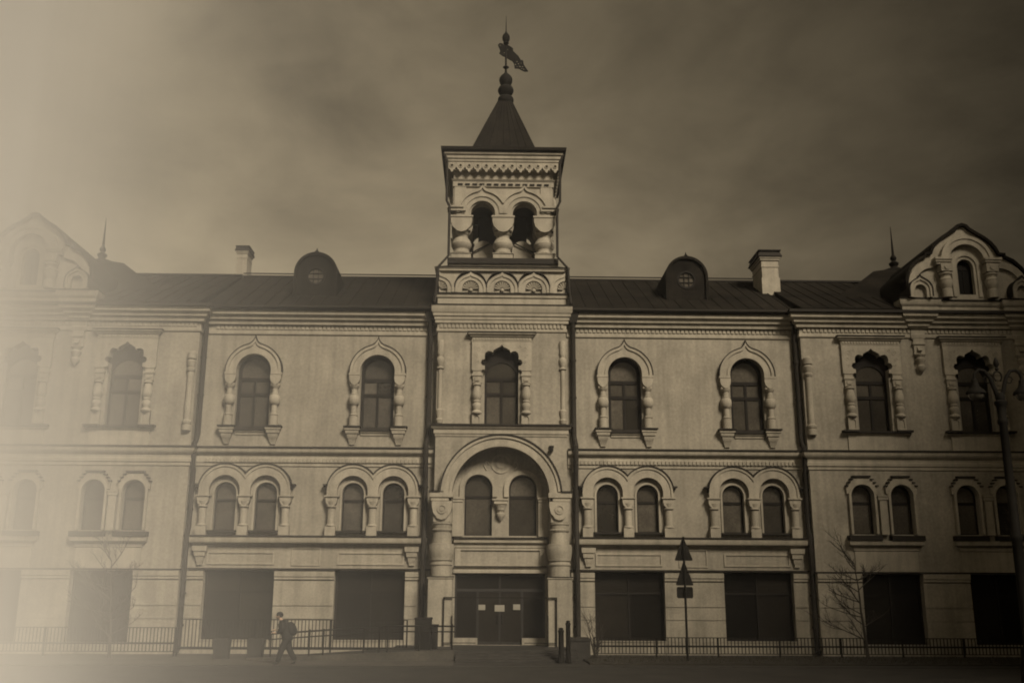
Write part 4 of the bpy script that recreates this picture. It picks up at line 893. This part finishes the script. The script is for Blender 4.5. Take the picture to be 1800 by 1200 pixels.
skin('jacket', [(.03, 0, .74, (.2, .19)), (.0, 0, .92, (.21, .2)), (-.04, 0, 1.1, (.21, .2)), (-.12, 0, 1.3, (.21, .19)), (-.18, 0, 1.44, .11), (-.21, 0, 1.48, .085), (-.155, -.2, 1.40, .085), (-.13, -.24, 1.15, .065), (-.32, -.17, 1.055, .05), (-.155, .2, 1.40, .085), (-.19, .25, 1.15, .065), (-.38, .16, 1.125, .05)],
     [(0, 1), (1, 2), (2, 3), (3, 4), (4, 5), (4, 6), (6, 7), (7, 8), (4, 9), (9, 10), (10, 11)], 'cloth', PE)
skin('trousers', [(0, 0, .95, .15), (0, 0, .88, .15), (-.01, -.09, .82, .13), (-.14, -.1, .5, .105), (-.27, -.1, .07, .085), (.0, .09, .82, .13), (.06, .1, .5, .105), (.27, .1, .12, .085)],
     [(0, 1), (1, 2), (2, 3), (3, 4), (1, 5), (5, 6), (6, 7)], 'cloth', PE)
skin('shoe', [(-.26, -.1, .06, .05), (-.33, -.1, .04, .045), (-.42, -.1, .033, .033)], [(0, 1), (1, 2)], 'shoe', PE, 1)
skin('shoe', [(.28, .1, .1, .05), (.22, .1, .05, .042), (.14, .1, .033, .033)], [(0, 1), (1, 2)], 'shoe', PE, 1)
bp = skin('backpack', [(.17, 0, .94, (.16, .12)), (.16, 0, 1.1, (.2, .18)), (.1, 0, 1.27, (.2, .17)), (0, 0, 1.43, (.14, .11))], [(0, 1), (1, 2), (2, 3)], 'pack', PE)
for y in (-.1, .1): part('strap', G().tube([(-.02, y, 1.43), (-.15, y, 1.47), (-.29, y*.95, 1.34), (-.25, y, 1.15), (-.05, y*1.3, 1.0)], .02, 6), 'pack', bp)

# ================================================================== LIGHT LEAK VEIL
# added volume imitating a light leak, of even density, thinning towards the right
def leak_veil():
    near = [(-75, -41.5), (-12, -41), (-7, -38.6)]+[(-4.21, -37.02), (-4.91, -35.45), (-5.57, -33.84), (-7.03, -30.5), (-8.03, -27.88), (-8.68, -25.83), (-9.07, -24.21), (-9.26, -22.93), (-9.29, -21.92), (-9.22, -21.11), (-9.05, -20.45), (-8.82, -19.93), (-8.54, -19.5), (-7.87, -18.86), (-7.1, -18.42), (-6.27, -18.1), (-5.41, -17.87), (-4.51, -17.69), (-3.61, -17.56), (-2.68, -17.45), (-1.76, -17.37), (-0.82, -17.3), (0.12, -17.25), (1.06, -17.2), (2.01, -17.17), (2.96, -17.14), (3.91, -17.11), (4.86, -17.09), (5.81, -17.07), (6.76, -17.06), (7.71, -17.05), (8.66, -17.04)]
    poly = near+[(13, -16.98), (-75, -16.98)]
    n = len(poly); vs = [(x, y, -1.3) for x, y in poly]+[(x, y, 55) for x, y in poly]
    return G().add(vs, [tuple(range(n-1, -1, -1)), tuple(range(n, 2*n))]+[(i, (i+1) % n, n+(i+1) % n, n+i) for i in range(n)])
mm = bpy.data.materials.new('leak_veil'); mm.use_nodes = True; t = mm.node_tree
for n_ in list(t.nodes):
    if n_.type == 'BSDF_PRINCIPLED': t.nodes.remove(n_)
pv = t.nodes.new('ShaderNodeVolumePrincipled'); pv.inputs['Color'].default_value = (.995, .985, .965, 1); pv.inputs['Density'].default_value = .09; pv.inputs['Anisotropy'].default_value = -.5
t.links.new(pv.outputs[0], t.nodes['Material Output'].inputs['Volume'])
M['leak_veil'] = mm
part('leak_veil', leak_veil, 'leak_veil', None, kind='stuff')
